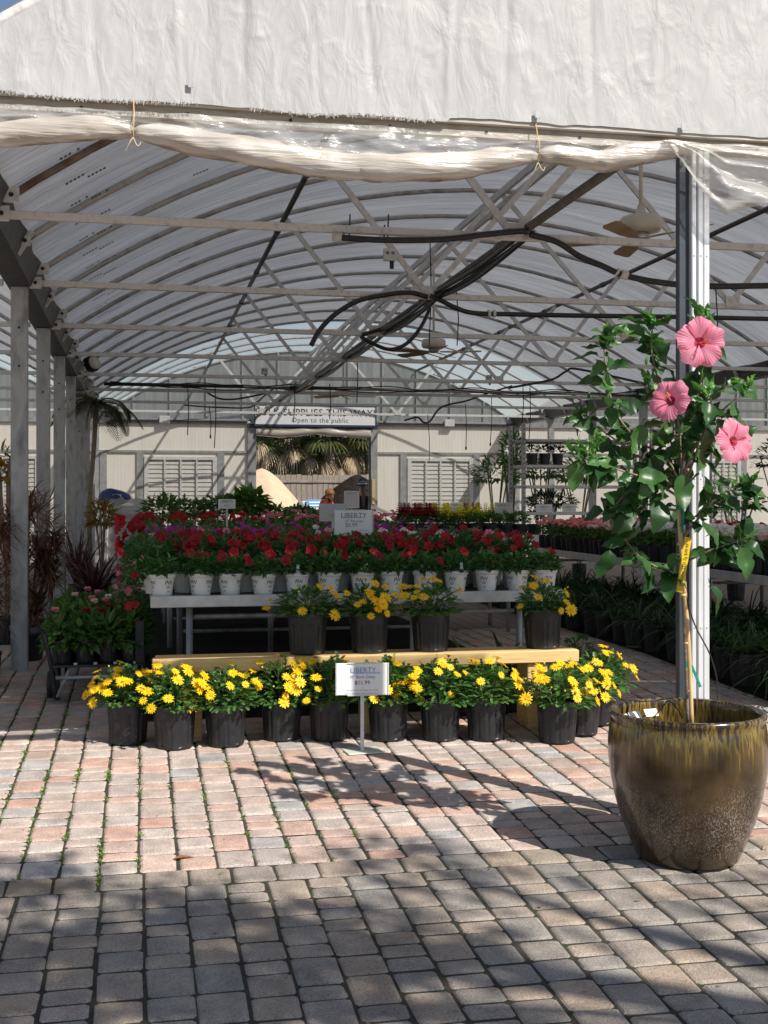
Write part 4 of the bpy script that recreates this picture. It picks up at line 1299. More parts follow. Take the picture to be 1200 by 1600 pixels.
def daisy_plant(loc, label, seed, group, nfl=22, s=1.0, hs=.9):
    r = random.Random(seed)
    hs *= r.uniform(.88, 1.12); wx = r.uniform(.86, 1.12)
    e = empty('bush_daisy', loc, label, 'potted plant', group, r.uniform(0, 6.28))
    rz = e.rotation_euler.z
    e.rotation_euler.x = r.gauss(0, .018); e.rotation_euler.y = r.gauss(0, .018)
    link('pot', POT3, e)
    link('foliage', DAISY_FOL[seed % 5], e, (0, 0, .265), (0, 0, 0), (s * wx, s * wx, s * hs))
    st = MB()
    # the heads come in loose clusters, more of them on the sunny side
    cl = [rdir(r, .0) for _ in range(5)]
    fl = []
    tries = 0
    while len(fl) < nfl and tries < 500:
        tries += 1
        if r.random() < .65:
            d = (cl[r.randrange(5)] + rdir(r) * .32).normalized()
        else: d = rdir(r, -.2)
        wd_ = Matrix.Rotation(rz, 3, 'Z') @ d
        if wd_.y > .35 and r.random() < .75: continue
        q = r.uniform(1.0, 1.25)
        p = Vector((d.x * .215 * q * wx, d.y * .215 * q * wx, .295 + max(d.z, -.25) * .215 * q * hs))
        if any((p - o).length < .034 for o in fl): continue
        fl.append(p)
        loc_sun = Matrix.Rotation(-rz, 3, 'Z') @ Vector((.35, -.55, .5))
        nrm = (d * .6 + loc_sun * .7 + rdir(r) * .35 + Vector((0, 0, .2))).normalized()
        link('flower', F_DAISY, e, p, orient(nrm, r.uniform(0, 6)), [r.uniform(.68, 1.14)] * 3)
        c = Vector((d.x * .08, d.y * .08, .29 + .05 * d.z))
        st.tube([c, (c + p) / 2 + Vector((0, 0, .015)), p - nrm * .006], .0018, 4)
    for k in range(6):
        d = rdir(r, .2); p = Vector((d.x * .23 * wx, d.y * .23 * wx, .30 + d.z * .25 * hs))
        link('bud', BUD, e, p, orient(d)); st.tube([Vector((d.x * .1, d.y * .1, .32)), p], .0014, 4)
    st.build('flower_stems', M['daisy_leaf'], e)
    return e

ordn = ['first', 'second', 'third', 'fourth', 'fifth', 'sixth', 'seventh', 'eighth', 'ninth', 'tenth', 'eleventh', 'twelfth', 'thirteenth', 'fourteenth']
gr = 'yellow bush daisies in black pots'
for q, (px, py) in enumerate(((200, 1160), (273, 1167), (353, 1163), (440, 1154), (514, 1154), (607, 1154), (688, 1154), (760, 1154), (870, 1158))):
    daisy_plant(grd(px, py), 'yellow bush daisy in black pot, %s from left in the row on the paving' % ordn[q], 100 + q, gr, [26, 24, 19, 22, 14, 18, 22, 22, 24][q])
daisy_plant(grd(906, 1146), 'yellow bush daisy in black pot tucked behind the right end of the front row', 121, gr, 18)
daisy_plant(grd(932, 1130), 'yellow bush daisy farthest right and back beside the end of the plank', 122, gr, 18)

# ------------------------------------------------------------------ plank bench with four more daisies
PLY = 7.70
pl0, pl1 = X_at(238, PLY), X_at(905, PLY)
plz1 = at(560, 1024, PLY).z; plz0 = plz1 - .082
e = empty('plank_bench', ((pl0 + pl1) / 2, PLY + .14, ground_z(PLY)), 'new yellow pine plank bench low behind the front daisies', 'bench')
mb = MB(); mb.bbox((pl0, PLY, plz0), (pl1, PLY + .14, plz1), .006); mb.build('plank', M['pine'], e, world=True)
mb = MB(); mb.bbox((pl0 + .02, PLY + .15, plz0 + .004), (pl1 - .02, PLY + .29, plz1 - .003), .006); mb.build('plank', M['pine'], e, world=True)
for x in (pl0 + .17, (pl0 + pl1) / 2 - .05, pl1 - .35):
    mb = MB(); mb.bbox((x, PLY + .03, ground_z(PLY) - .02), (x + .14, PLY + .27, plz0 - .002), .006); mb.build('block', M['pine'], e, world=True)
for q, px in enumerate((480, 577, 673, 848)):
    daisy_plant(Vector((X_at(px, PLY + .15), PLY + .15, plz1 + .002)), 'yellow bush daisy in black pot standing on the pine plank, %s from left' % ordn[q], 131 + q, gr, [11, 20, 13, 14][q], .95, .74)

# ------------------------------------------------------------------ flower benches
def bench(x0, x1, y0, y1, z, label, nleg=3, edge=.075):
    e = empty('flower_bench', ((x0 + x1) / 2, (y0 + y1) / 2, ground_z((y0 + y1) / 2)), label, 'bench', 'metal flower benches')
    t = MB(); t.bbox((x0 + .03, y0 + .03, z - .02), (x1 - .03, y1 - .03, z - .004), .003); t.build('bench_top', M['bench_top'], e, world=True)
    for (a, b2, c, d) in ((x0, x1, y0, y0 + .028), (x0, x1, y1 - .028, y1), (x0, x0 + .028, y0 + .029, y1 - .029), (x1 - .028, x1, y0 + .029, y1 - .029)):
        t = MB(); t.bbox((a, c, z - edge), (b2, d, z + .006), .004); t.build('edge_rail', M['bench_edge'], e, world=True)
    for i in range(nleg):
        for yy in (y0 + .22, y1 - .22):
            x = x0 + .27 + (x1 - x0 - .54) * i / max(1, nleg - 1)
            t = MB(); t.tube([(x, yy, ground_z(yy) - .01), (x, yy, z - edge)], .024, 8); t.build('leg', M['galv'], e, True, world=True)
    for yy in (y0 + .25, y1 - .25):
        for zz in (z - .16, z - .5):
            t = MB(); t.tube([(x0 + .3, yy, zz), (x1 - .3, yy, zz)], .016, 6); t.build('cross_rail', M['galv'], e, True, world=True)
    return e
BZ = .925
bench(.065, 3.02, 8.42, 11.1, BZ, 'nearest centre bench carrying red petunias in white pots', 4)
bench(0, 3.0, 11.55, 14.3, BZ + .02, 'centre bench behind the petunias with magenta and green bedding')
bench(0, 3.4, 15.0, 18.0, BZ + .02, 'far centre bench with rows of red and pink bedding')

# white pots with print
def white_pot(print_rot, h=.150, r1=.092, r0=.068, text=True):
    mb = MB()
    mb.lathe([(0, .004), (r0 * .95, 0), (r0, .004), (r0 + (r1 - r0) * .8, h * .8), (r1 * 1.0, h * .82), (r1 * 1.045, h * .84), (r1 * 1.055, h), (r1 * .99, h), (r1 * .97, h * .9)], 40)
    mb.lathe([(0, .9 * h), (r1 * .97, .9 * h)], 24, 2)
    def wrap(v, f, x, z, mi=1):
        out = []
        for a, _, c in v:
            zz = c + z; rr = r0 + (r1 - r0) * (zz / h) + .0012
            ang = -math.pi / 2 + (a + x) / rr + print_rot
            out.append((rr * math.cos(ang), rr * math.sin(ang), zz))
        mb.add(out, f, mi)
    if text:
        v, f = text_verts('PW', .042, .8)
        bars = [((-.016, .016, .066), .0022), ((-.018, .018, .060), .002), ((-.014, .014, .054), .002), ((-.008, .008, .030), .004)]
        for off in (0, .13, -.13, .26):
            wrap(v, f, off, .09)
            for (a, b2, z), t in bars:
                n = 5
                bv = [(a + (b2 - a) * i / n, 0, q) for q in (0, t) for i in range(n + 1)]
                wrap(bv, [(i, i + 1, i + n + 2, i + n + 1) for i in range(n)], off, z)
    return mb.mesh('pot', [M['white_pot'], M['print'], M['soil']], False)
WPOTS = [white_pot(a) for a in (0.0, .45, -.5, .9)]
WPLAIN = white_pot(0, text=False)
PTAG = MB(); PTAG.bbox((-.012, -.001, 0), (.012, .001, .07), .0008); PTAG = PTAG.mesh('plant_tag', M['paper'])

def petunia_flower(m, back, n=10):
    mb = MB()
    r = random.Random(4)
    ring1 = []; ring2 = []
    for k in range(n * 2):
        a = math.pi * k / n
        lobe = 1 + .10 * math.cos(5 * a)
        ring1.append(Vector((math.cos(a) * .020, math.sin(a) * .020, -.004)))
        ring2.append(Vector((math.cos(a) * .040 * lobe, math.sin(a) * .040 * lobe, .004 + .006 * math.sin(a * 7) + r.uniform(-.002, .002))))
    N = n * 2
    v = [Vector((0, 0, -.03))] + ring1 + ring2
    f = [(0, 1 + k, 1 + (k + 1) % N) for k in range(N)] + [(1 + k, 1 + N + k, 1 + N + (k + 1) % N, 1 + (k + 1) % N) for k in range(N)]
    mb.add(v, f, 0)
    # paler outside of the trumpet
    o = [p + Vector((0, 0, -.003)) for p in v]; o[0] = Vector((0, 0, -.045))
    o = [o[0]] + [p * 1.0 for p in o[1:1 + N]] + [Vector((p.x * 1.02, p.y * 1.02, p.z)) for p in o[1 + N:]]
    mb.add(o, [tuple(reversed(q)) for q in f], 1)
    return mb.mesh('blossom', [m, back], True)
F_RED = petunia_flower(M['petal_red'], M['petal_crimson'])
F_CRIM = petunia_flower(M['petal_crimson'], M['petal_pink'])
F_MAG = petunia_flower(M['petal_magenta'], M['petal_magenta'])
F_WHITE = petunia_flower(M['petal_white'], M['petal_pale'])
F_PINK = petunia_flower(M['petal_pink'], M['petal_pale'])
PET_LOW = [dome_foliage(60 + q, 170, .125, .115, .062, .028, 'blade', .02, lo=-.35).mesh('foliage', M['petunia_leaf']) for q in range(5)]
PET_TALL = [dome_foliage(70 + q, 250, .15, .19, .062, .028, 'blade', .05, lo=-.35).mesh('foliage', M['petunia_leaf']) for q in range(5)]

# front row of white pots (their rims and print show)
def petunia(loc, label, seed, group, fol, pot, nf, flower, h, s=1.0, tagged=False, rz=None):
    r = random.Random(seed)
    e = empty('petunia', loc, label, 'potted plant', group)
    e.rotation_euler = (r.gauss(0, .02), r.gauss(0, .02), r.gauss(0, .12))
    link('pot', pot, e, scale=(.95, .95, 1))
    link('foliage', fol, e, (0, 0, .15), (0, 0, r.uniform(0, 6.28)), (s, s, s * r.uniform(.9, 1.12)))
    for k in range(nf):
        d = rdir(r, .1)
        if d.y > .5: d.y *= -1
        p = Vector((d.x * .15, d.y * .15, .15 + h * (.55 + .5 * d.z) + r.uniform(-.02, .03)))
        nrm = (d + Vector((0, -.9, .35)) + rdir(r) * .5)
        link('blossom', flower[r.randrange(len(flower))], e, p, orient(nrm, r.uniform(0, 6)), [r.uniform(.6, 1.1)] * 3)
    if tagged: link('plant_tag', PTAG, e, (r.uniform(-.05, .05), -.06, .14), (R(-10), 0, r.uniform(-.3, .3)))
    return e
gp = 'petunias in white pots on the nearest bench'
fpx = (254, 314, 360, 411, 464, 514, 566, 612, 663, 712, 761, 809, 852)
for q, px in enumerate(fpx):
    petunia((X_at(px, 8.53), 8.53 + .01 * (q % 3), BZ), 'leafy petunia in printed white pot, %s from left along the bench front' % ordn[q], 300 + q, gp, PET_LOW[q % 5], WPOTS[(q * 7) % 4 if q not in (0, 3) else 1], [0, 1, 1, 1, 2, 0, 1, 0, 1, 0, 0, 0, 0][q], [F_CRIM], .12, 1.0, q in (4, 6, 9))
lab_back = 'petunia crowded in the rearmost rows of the nearest bench'
rr = random.Random(17)
rows = [8.78, 9.05, 9.33, 9.62, 9.91, 10.2, 10.5, 10.8]
nb = 0; cnt = {}
for j, y in enumerate(rows):
    for i in range(13):
        x = .19 + .222 * i + (.11 if j % 2 == 0 else 0) + rr.uniform(-.02, .02)
        if x > 3.0: continue
        col_right = x > 2.15 and j >= 3
        if j == 0: fl, nf, fo, h = [F_RED, F_CRIM], 2, PET_LOW[rr.randrange(5)], .15
        elif j < 4: fl, nf, fo, h = ([F_RED, F_RED, F_CRIM, F_CRIM] if rr.random() < .85 else [F_CRIM, F_CRIM, F_PINK]), rr.randint(3, 6), PET_TALL[rr.randrange(5)], .235
        else: fl, nf, fo, h = ([F_RED, F_CRIM] if j < 5 else [F_CRIM, F_MAG, F_RED] if rr.random() < .6 else [F_MAG, F_PINK]), rr.randint(3, 5), PET_TALL[rr.randrange(5)], .225
        if col_right and j < 6: fl = [F_WHITE, F_CRIM, F_WHITE]
        if x > 1.35 and x < 2.15 and j >= 4: fl = [F_PINK, F_CRIM, F_WHITE]
        cnt[j] = cnt.get(j, 0) + 1
        lab = lab_back if j > 3 else '%s petunia in the %s row back on the nearest bench, %s from left' % ('sparsely flowered' if j == 0 else 'white flowered' if fl[0] is F_WHITE else 'red', ordn[j + 1], ordn[cnt[j] - 1])
        petunia((x, y + rr.uniform(-.02, .02), BZ), lab, 400 + nb, gp, fo, WPLAIN, nf, fl, h, .95 if j == 0 else 1.0)
        nb += 1
# petunias trailing over the left end of the bench
for q, (x, y, z) in enumerate(((.0, 8.75, .78), (-.03, 9.1, .80), (-.02, 9.5, .80))):
    r = random.Random(800 + q)
    e = empty('petunia', (x + .1, y, BZ), ['trailing petunia spilling over the near left corner of the bench', 'trailing petunia with large scarlet blooms at the left bench end', 'trailing petunia third along the left bench end'][q], 'potted plant', 'petunias trailing at the bench end')
    link('pot', WPLAIN, e)
    link('foliage', PET_TALL[q], e, (-.05, 0, .15), (0, R(-25), 1), (1.05, 1.05, 1.1))
    for k in range(15):
        a = r.uniform(1.2, 4.6); zz = r.uniform(-.22, .42)
        link('blossom', [F_CRIM, F_RED, F_PINK][r.randrange(3)] if zz < .2 else F_RED, e, (math.cos(a) * .16 - .10, math.sin(a) * .16, .12 + zz), orient((math.cos(a) - .2, math.sin(a) - .5, .2), r.uniform(0, 6)), [r.uniform(.7, 1.05) * (1.25 if zz > .2 else .8)] * 3)
    sp = dome_foliage(820 + q, 90, .1, .2, .06, .028, 'blade', -.12, stems=False, lo=-1)
    sp.build('trailing_foliage', M['petunia_leaf'], e, loc=(-.17, 0, .1))

# bedding plants: small heads joined into one part per plant
def blossoms(seed, n, rx, z0, dz, size, m, umbel=0):
    r = random.Random(seed); mb = MB()
    for k in range(n):
        a = r.uniform(0, 6.28); q = math.sqrt(r.random())
        c = Vector((math.cos(a) * rx * q, math.sin(a) * rx * q, z0 + dz * (1 - q * q) + r.uniform(-.01, .02)))
        for u in range(umbel or 1):
            p = c + (rdir(r, -.2) * size * 1.3 if umbel else Vector((0, 0, 0)))
            nrm = (rdir(r, 0) * .6 + Vector((0, -.5, .7))).normalized(); t = nrm.orthogonal().normalized(); s = nrm.cross(t)
            pts = [p + (t * math.cos(w) + s * math.sin(w)) * size * (1 if i % 2 else .72) for i, w in enumerate([j * math.pi / 5 for j in range(10)])]
            mb.add([p - nrm * size * .25] + pts, [(0, 1 + i, 1 + (i + 1) % 10) for i in range(10)])
    return mb.mesh('blossoms', m)
M['petal_coral'] = leaf_mat('coral_petal', [(.82, .30, .30), (.85, .42, .40), (.8, .22, .28)], .5, .3)
BED_FOL = [dome_foliage(90 + q, 110, .13, .13, .055, .034, 'blade', .03, stems=False, lo=-.2).mesh('foliage', M['shrub']) for q in range(4)]
BL = {k: [blossoms(s + q, n, .13, .13, .07, size, M[m], u) for q in range(3)] for k, (s, n, size, m, u) in {
    'magenta': (1, 9, .022, 'petal_magenta', 0), 'red': (11, 7, .016, 'petal_red', 5), 'pink': (21, 7, .016, 'petal_pink', 6), 'pale': (31, 9, .022, 'petal_pale', 6),
    'white': (41, 13, .024, 'petal_white', 6), 'coral': (51, 6, .024, 'petal_coral', 9), 'hot': (61, 9, .022, 'petal_red', 6)}.items()}
def bedding(x, y, z, kind, label, seed, group, s=1.0, pot=None):
    r = random.Random(seed)
    e = empty('bedding_plant', (x, y, z), label, 'potted plant', group, r.uniform(-.5, .5))
    link('pot', pot or POT1, e)
    link('foliage', BED_FOL[r.randrange(4)], e, (0, 0, .165), (0, 0, r.uniform(0, 6)), (s, s, s * r.uniform(.9, 1.15)))
    if kind:
        o = link('blossoms', BL[kind][r.randrange(3)], e, (0, 0, .165 + (s - 1) * .1), (0, 0, r.uniform(-.4, .4)), (s, s, s)); o['kind'] = 'stuff'
    return e
n = 0
for j in range(9):
    y = 11.75 + j * .3
    for i in range(11):
        x = .12 + i * .275 + rr.uniform(-.03, .03)
        k = 'magenta' if j < 2 and rr.random() < .8 else None
        bedding(x, y, BZ + .02, k, 'magenta flowered plant in the first rows behind the petunias' if k else 'green bedding plant without flowers behind the magenta rows', 1000 + n, 'plants on the second centre bench', 1.12 if j < 2 else 1.0 + .02 * j); n += 1
for j in range(6):
    y = 15.2 + j * .42
    for i in range(9):
        x = .15 + i * .38
        k = 'red' if x < 1.35 else 'pink'
        if j > 3: k = None
        bedding(x, y, BZ + .02, k, {'red': 'red flowered bedding plant at left on the far centre bench', 'pink': 'pink flowered bedding plant at right on the far centre bench', None: 'leafy bedding plant at the back of the far centre bench'}[k], 1300 + n, 'plants on the far centre bench', 1.3); n += 1

# leafy shrubs behind the beds
def shrub(name, loc, label, seed, rx, rz, h, nl, L, W, m, group, pot=True, stem=True, seg=3):
    e = empty(name, loc, label, 'shrub', group)
    if pot: link('pot', POT3, e)
    r = random.Random(seed)
    mb = dome_foliage(seed, nl, rx, rz, L, W, 'blade', 0, stems=False, lo=-.7)
    mb.build('foliage', M[m], e, loc=(0, 0, h))
    st = MB()
    for k in range(6):
        d = rdir(r, .1)
        st.tube(smooth_path([(d.x * .02, d.y * .02, .2 if pot else 0), (d.x * rx * .25, d.y * rx * .25, h * .6), (d.x * rx * .7, d.y * rx * .7, h + d.z * rz * .6)], 4), [.012] * 9, 5)
    st.build('stems', M['bark'], e, True)
    return e
gs = 'leafy shrubs behind the centre benches'
for q, (px, py, Y, rx, rz, m, L, W, lab) in enumerate((
        (255, 792, 18.6, .32, .26, 'shrub', .13, .05, 'dark leafy shrub at the left end behind the red bedding'),
        (300, 787, 19.2, .36, .2, 'shrub', .12, .05, 'low green shrub before the left louvre window'),
        (345, 783, 19.6, .34, .2, 'shrub', .12, .05, 'low green shrub behind the small white card'),
        (388, 776, 19.0, .28, .28, 'shrub_lime', .2, .09, 'bright lime broad leaved plant beside the rear doorway'),
        (430, 794, 19.0, .34, .16, 'shrub', .12, .05, 'low shrub before the sand pile'),
        (470, 793, 20.0, .26, .15, 'shrub', .12, .05, 'small shrub in front of the pale concrete block'))):
    p = at(px, py, Y)
    shrub('leafy_shrub', (p.x, Y, ground_z(Y)), lab, 500 + q, rx * 1.25, rz * (1.0 if q == 3 else 1.25), p.z - ground_z(Y) - .14, 420, L, W, m, gs)

# snapdragons on a raised bench
bench(2.72, 4.15, 12.35, 13.5, 1.2, 'small raised bench of snapdragons right of centre', 2)
def snap(x, y, z, m, label, seed):
    r = random.Random(seed)
    e = empty('snapdragon', (x, y, z), label, 'potted plant', 'snapdragons on the raised bench')
    link('pot', POT1, e, scale=(1, 1, .7))
    link('foliage', BED_FOL[r.randrange(4)], e, (0, 0, .13), (0, 0, r.uniform(0, 6)), (.85, .85, .8))
    if m:
        mb = MB()
        for k in range(6):
            a = r.uniform(0, 6.28); b2 = r.uniform(0, .08); t = Vector((math.cos(a) * b2, math.sin(a) * b2, .2))
            mb.tube([t, t + Vector((0, 0, .15))], .003, 4)
            for w in range(16):
                zz = w / 16 * .14; an = w * 2.4
                rad = .046 * (1 - w / 20)
                mb.blade(t + Vector((0, 0, .01 + zz)), (math.cos(an), math.sin(an), .25), (0, 0, 1), rad * 1.5, rad * 1.4, .4, .4)
        o = mb.build('flower_spikes', M[m], e); o['kind'] = 'stuff'
ns = 0
for j in range(4):
    for i in range(8):
        x = 2.84 + i * .165 + (j % 2) * .05; y = 12.5 + j * .26
        c = 'petal_crimson' if (i < 2 or (j >= 2 and i in (4, 5))) else 'petal_yellow' if (i in (2, 3, 4, 5) and j < 4) else None
        if j == 0 and i in (4, 5, 6, 7): c = None
        snap(x, y, 1.2, c, {'petal_crimson': 'dark red snapdragon on the raised bench', 'petal_yellow': 'yellow snapdragon on the raised bench', None: 'green unflowered bedding plant on the raised bench'}[c], 600 + ns); ns += 1

def nth(k):
    one = ordn + ['fifteenth', 'sixteenth', 'seventeenth', 'eighteenth', 'nineteenth']
    if k < 19: return one[k]
    t, u = divmod(k + 1, 10)
    w = {2: 'twenty', 3: 'thirty', 4: 'forty'}[t]
    return {'twenty': 'twentieth', 'thirty': 'thirtieth', 'forty': 'fortieth'}[w] if u == 0 else w + '-' + ordn[u - 1]
# right-hand benches along the aisle
RBX = 5.05
bench(RBX, 7.4, 11.2, 15.3, .95, 'long aisle bench of pink and white bedding behind the hibiscus', 3)
bench(RBX, 7.4, 6.6, 11.0, .95, 'nearer aisle bench of white and pink bedding right of the door post', 3)
n = 0
for j in range(44):
    y = 6.75 + j * .195
    if 10.9 < y < 11.3: continue
    for i in range(5):
        x = RBX + .12 + i * .26 + rr.uniform(-.02, .02)
        px, _ = project(x, y, 1.1)
        if px > 1290: continue
        if y > 13.2: k = 'coral'
        elif y > 12.2: k = 'coral' if i > 2 else 'pale' if rr.random() < .4 else None
        elif y > 9.4: k = 'white' if i < 3 else ('hot', 'pink', 'hot')[(i + j) % 3]
        else: k = ('white', 'pale')[j % 2] if i < 3 else 'pink'
        lab = {'coral': 'coral pink bedding plant at the far end of the aisle bench', 'pale': 'pale pink bedding plant along the aisle bench', None: 'green bedding plant along the aisle bench', 'white': 'white flowered bedding plant along the aisle bench',
               'hot': 'deep red bedding plant on the inner side of the aisle bench', 'pink': 'pink bedding plant on the inner side of the aisle bench'}[k]
        if i == 0: lab = {'coral': 'coral pink', 'pale': 'pale pink', None: 'green', 'white': 'white', 'hot': 'deep red', 'pink': 'pink'}[k] + ' bedding plant at the aisle edge of the right bench, %s from near end' % nth(j)
        bedding(x, y, .95, k, lab, 2000 + n, 'bedding plants on the aisle benches', 1.0, POT1); n += 1

# strap-leaved plants in black pots under the aisle benches
def strap_plant(loc, seed, label, group, m='grass_leaf', n=60, L=.55, W=.016, droop=1.6, pot=True, name='strap_leaf_plant', up=.55):
    r = random.Random(seed); mb = MB()
    for k in range(n):
        a = r.uniform(0, 6.28); t = r.uniform(up * .5, up * 3)
        mb.strap((math.cos(a) * .03, math.sin(a) * .03, .25 if pot else 0), (math.cos(a), math.sin(a), t), L * r.uniform(.6, 1.15), W * r.uniform(.7, 1.2), droop * r.uniform(.6, 1.3))
    e = empty(name, loc, label, 'potted plant', group)
    if pot: link('pot', POT3, e)
    mb.build('leaves', M[m], e)
    return e
n = 0
for y in [7.6 + .42 * q for q in range(21)]:
    for x in (4.72, 5.15, 5.75):
        xx = x + rr.uniform(-.06, .06); yy = y + rr.uniform(-.08, .08)
        px, _ = project(xx, yy, .4)
        if px > 1260: continue
        strap_plant((xx, yy, ground_z(yy)), 700 + n, 'dark strap leaved plant %s the aisle bench, %s from its near end' % ('along' if x < 5 else 'under' if x < 5.5 else 'deep under', nth(int(round((y - 7.6) / .42)))), 'strap leaved plants under the aisle bench', n=48); n += 1
# variegated ones around the right end of the plank
for q, (px, Y, mm) in enumerate(((735, 8.25, 'grass_pale'), (790, 8.3, 'grass_leaf'), (895, 8.0, 'grass_pale'))):
    strap_plant((X_at(px, Y), Y, ground_z(Y)), 760 + q, ['pale striped strap leaved plant under the bench behind the plank', 'dark strap leaved plant under the right part of the nearest bench', 'pale arching plant at the right end of the plank'][q], 'strap leaved plants by the plank', mm, 34, .48, .03, 1.5)
p = grd(905, 1085)
shrub('ground_plant', (p.x, p.y, ground_z(p.y)), 'small bronze green leafy plant behind the last daisies', 790, .13, .13, .32, 120, .06, .03, 'shrub', None)

# ------------------------------------------------------------------ rack at the right
RY = 16.2
rx0, rx1 = X_at(818, RY), X_at(818, RY) + 1.9
e = empty('plant_rack', ((rx0 + rx1) / 2, RY + .3, ground_z(RY)), 'tall grey metal plant rack with shelves right of centre', 'rack')
ztop = at(818, 662, RY).z
for x in (rx0, rx1):
    for y in (RY, RY + .6):
        mb = MB(); mb.bbox((x - .025, y - .025, ground_z(RY)), (x + .025, y + .025, ztop), .004)
        for q in range(34):
            z = .3 + q * .068
            mb.box((x - .008, y - .0265, z), (x + .008, y - .0255, z + .02), 1)
        mb.build('upright', [M['galv'], M['wire']], e, world=True)
for py in (688, 728, 760, 802, 841):
    z = at(850, py, RY).z
    mb = MB(); mb.bbox((rx0 + .026, RY - .03, z - .025), (rx1 - .026, RY + .62, z + .015), .004)
    mb.build('shelf', M['galv_light'] if py != 688 else M['galv'], e, world=True)
zs = at(850, 728, RY).z + .016
for q in range(3):
    r = random.Random(q)
    e = empty('small_plant', (rx0 + .17 + .19 * q, RY + .15, zs), 'small dark potted plant on the rack shelf, %s from left' % ordn[q], 'potted plant', 'small plants on the rack')
    link('pot', POT1, e)
    dome_foliage(830 + q, 60, .12, .1, .08, .03, 'blade', .05, stems=False).build('foliage', M['tree'], e, loc=(0, 0, .15))
zs = at(850, 841, RY).z + .016
e = empty('small_plant', (rx0 + .2, RY + .15, zs), 'leafy plant in grey pot low on the rack', 'potted plant', 'small plants on the rack')
link('pot', POT1, e, scale=(1.2, 1.2, 1.1)); dome_foliage(840, 70, .15, .14, .07, .03, 'blade', .08, stems=False).build('foliage', M['tree'], e, loc=(0, 0, .18))
zs = at(850, 802, RY).z + .016
for q, (px, w) in enumerate(((850, .24), (889, .2))):
    price_sign((X_at(px, RY), RY - .005, zs), 0, w, .11, 0, [('LIBERTY', .035, 0, .07, 'print_grey', 1), ('$9.99', .025, 0, .035, 'print_grey', 1)], ['white card on the rack shelf, left one', 'white card on the rack shelf, right one behind hibiscus leaves'][q], False, group='price cards on the rack')
# bamboo-like shrub left of the rack and plants behind it
for q, (px, py, Y, rx, rz, lab) in enumerate(((775, 745, 19.0, .42, .38, 'bushy lance leaved shrub left of the rack'), (800, 715, 19.6, .26, .5, 'tall upright lance leaved shrub touching the rack'), (845, 740, 20.0, .4, .3, 'lance leaved shrub seen through the rack shelves'), (905, 745, 20.5, .45, .35, 'lance leaved shrub behind the rack, half hidden by hibiscus'), (860, 785, 20.0, .45, .2, 'low dark shrub behind the rack shelves'))):
    p = at(px, py, Y)
    shrub('lance_leaf_shrub', (p.x, Y, ground_z(Y)), lab, 540 + q, rx, rz, p.z - ground_z(Y), 330, .17, .035, 'shrub' if q < 4 else 'tree', 'lance leaved shrubs by the rack')
p = at(1195, 720, 20)
shrub('wall_plant', (p.x + .3, 20, ground_z(20)), 'dark bushy plant against the wall at the right edge', 560, .5, .5, p.z - ground_z(20), 300, .12, .04, 'tree', None)
p = at(1150, 790, 15.8)
shrub('wall_plant', (p.x, 15.8, ground_z(15.8)), 'green round leaved plant behind the white bedding at right', 561, .4, .2, p.z - ground_z(15.8), 160, .12, .09, 'shrub', None)
# tilted card on a stake at the right
p = grd(1180, 1046)
e = empty('stake_card', p, 'tilted glossy card on a bent wire stake at far right', 'sign')
mb = MB(); mb.tube([(0, 0, 0), (-.02, 0, .12), (-.045, 0, .27)], .006, 6); mb.build('stake', M['galv_light'], e, True)
mb = MB(); mb.bbox((-.06, -.004, -.09), (.06, .004, .09), .002); mb.build('card', M['galv_light'], e, loc=(-.0, 0, .33), rot=(R(-40), R(35), R(20)))
mb = MB(); mb.bbox((-.09, -.06, 0), (.09, .06, .006), .002); mb.build('base', M['galv_light'], e)

# ------------------------------------------------------------------ cart of pentas at the left
CXL, CXR, CY0, CY1 = -.62, .02, 9.0, 10.25
cz0 = ground_z(9.6); DZ_ = .40
e = empty('garden_cart', ((CXL + CXR) / 2, (CY0 + CY1) / 2, cz0), 'black metal garden cart with push handle left of the benches', 'cart')
mb = MB(); mb.bbox((CXL, CY0, DZ_ - .02), (CXR, CY1, DZ_), .004)
for q in range(4):
    mb.lathe([(0, 0), (.014, 0), (.014, .014), (0, .014)], 8, 1, c=(CXL + .16 + q * .14, CY0 + .012, DZ_ + .0))
mb.build('deck', [M['black_plastic'], M['galv_light']], e, world=True)
mb = MB(); mb.tube(smooth_path([(CXL + .02, CY0 + .05, cz0 + .02), (CXL - .02, CY0 + .02, DZ_ + .05), (CXL - .06, CY0 - .0, DZ_ + .22), (CXL - .09, CY0 - .02, DZ_ + .27)], 5), .018, 8); mb.build('handle', M['black_rubber'], e, True, world=True)
mb = MB(); mb.tube([(CXL - .08, CY0 - .02, DZ_ + .26), (CXL - .15, CY0 - .03, DZ_ + .25)], .026, 8); mb.build('grip', M['wire'], e, True, world=True)
mb = MB(); mb.tube([(CXL + .03, CY0 + .04, cz0 + .03), (CXL + .12, CY0 + .05, DZ_ - .02)], .014, 6); mb.tube([(CXL + .02, CY0 + .04, cz0 + .17), (CXR, CY0 + .04, cz0 + .17)], .014, 6); mb.build('brace', M['galv'], e, True, world=True)
mb = MB()
for x in (CXL + .03, CXR - .03):
    for y in (CY0 + .12, CY1 - .12): mb.tube([(x, y, cz0), (x, y, DZ_ - .02)], .016, 6)
mb.build('leg_frame', M['black_rubber'], e, True, world=True)
for x in (CXL + .0, CXR + .0):
    for y in (CY0 + .2, CY1 - .2):
        w = MB(); w.lathe([(0, -.02), (.09, -.02), (.1, -.012), (.1, .012), (.09, .02), (0, .02)], 20); o = w.build('wheel', M['wire'], e, True)
        o.location = Vector((x + (.03 if x > -.3 else -.03), y, cz0 + .1)) - e.location; o.rotation_euler = (0, R(90), 0)
mb = MB()
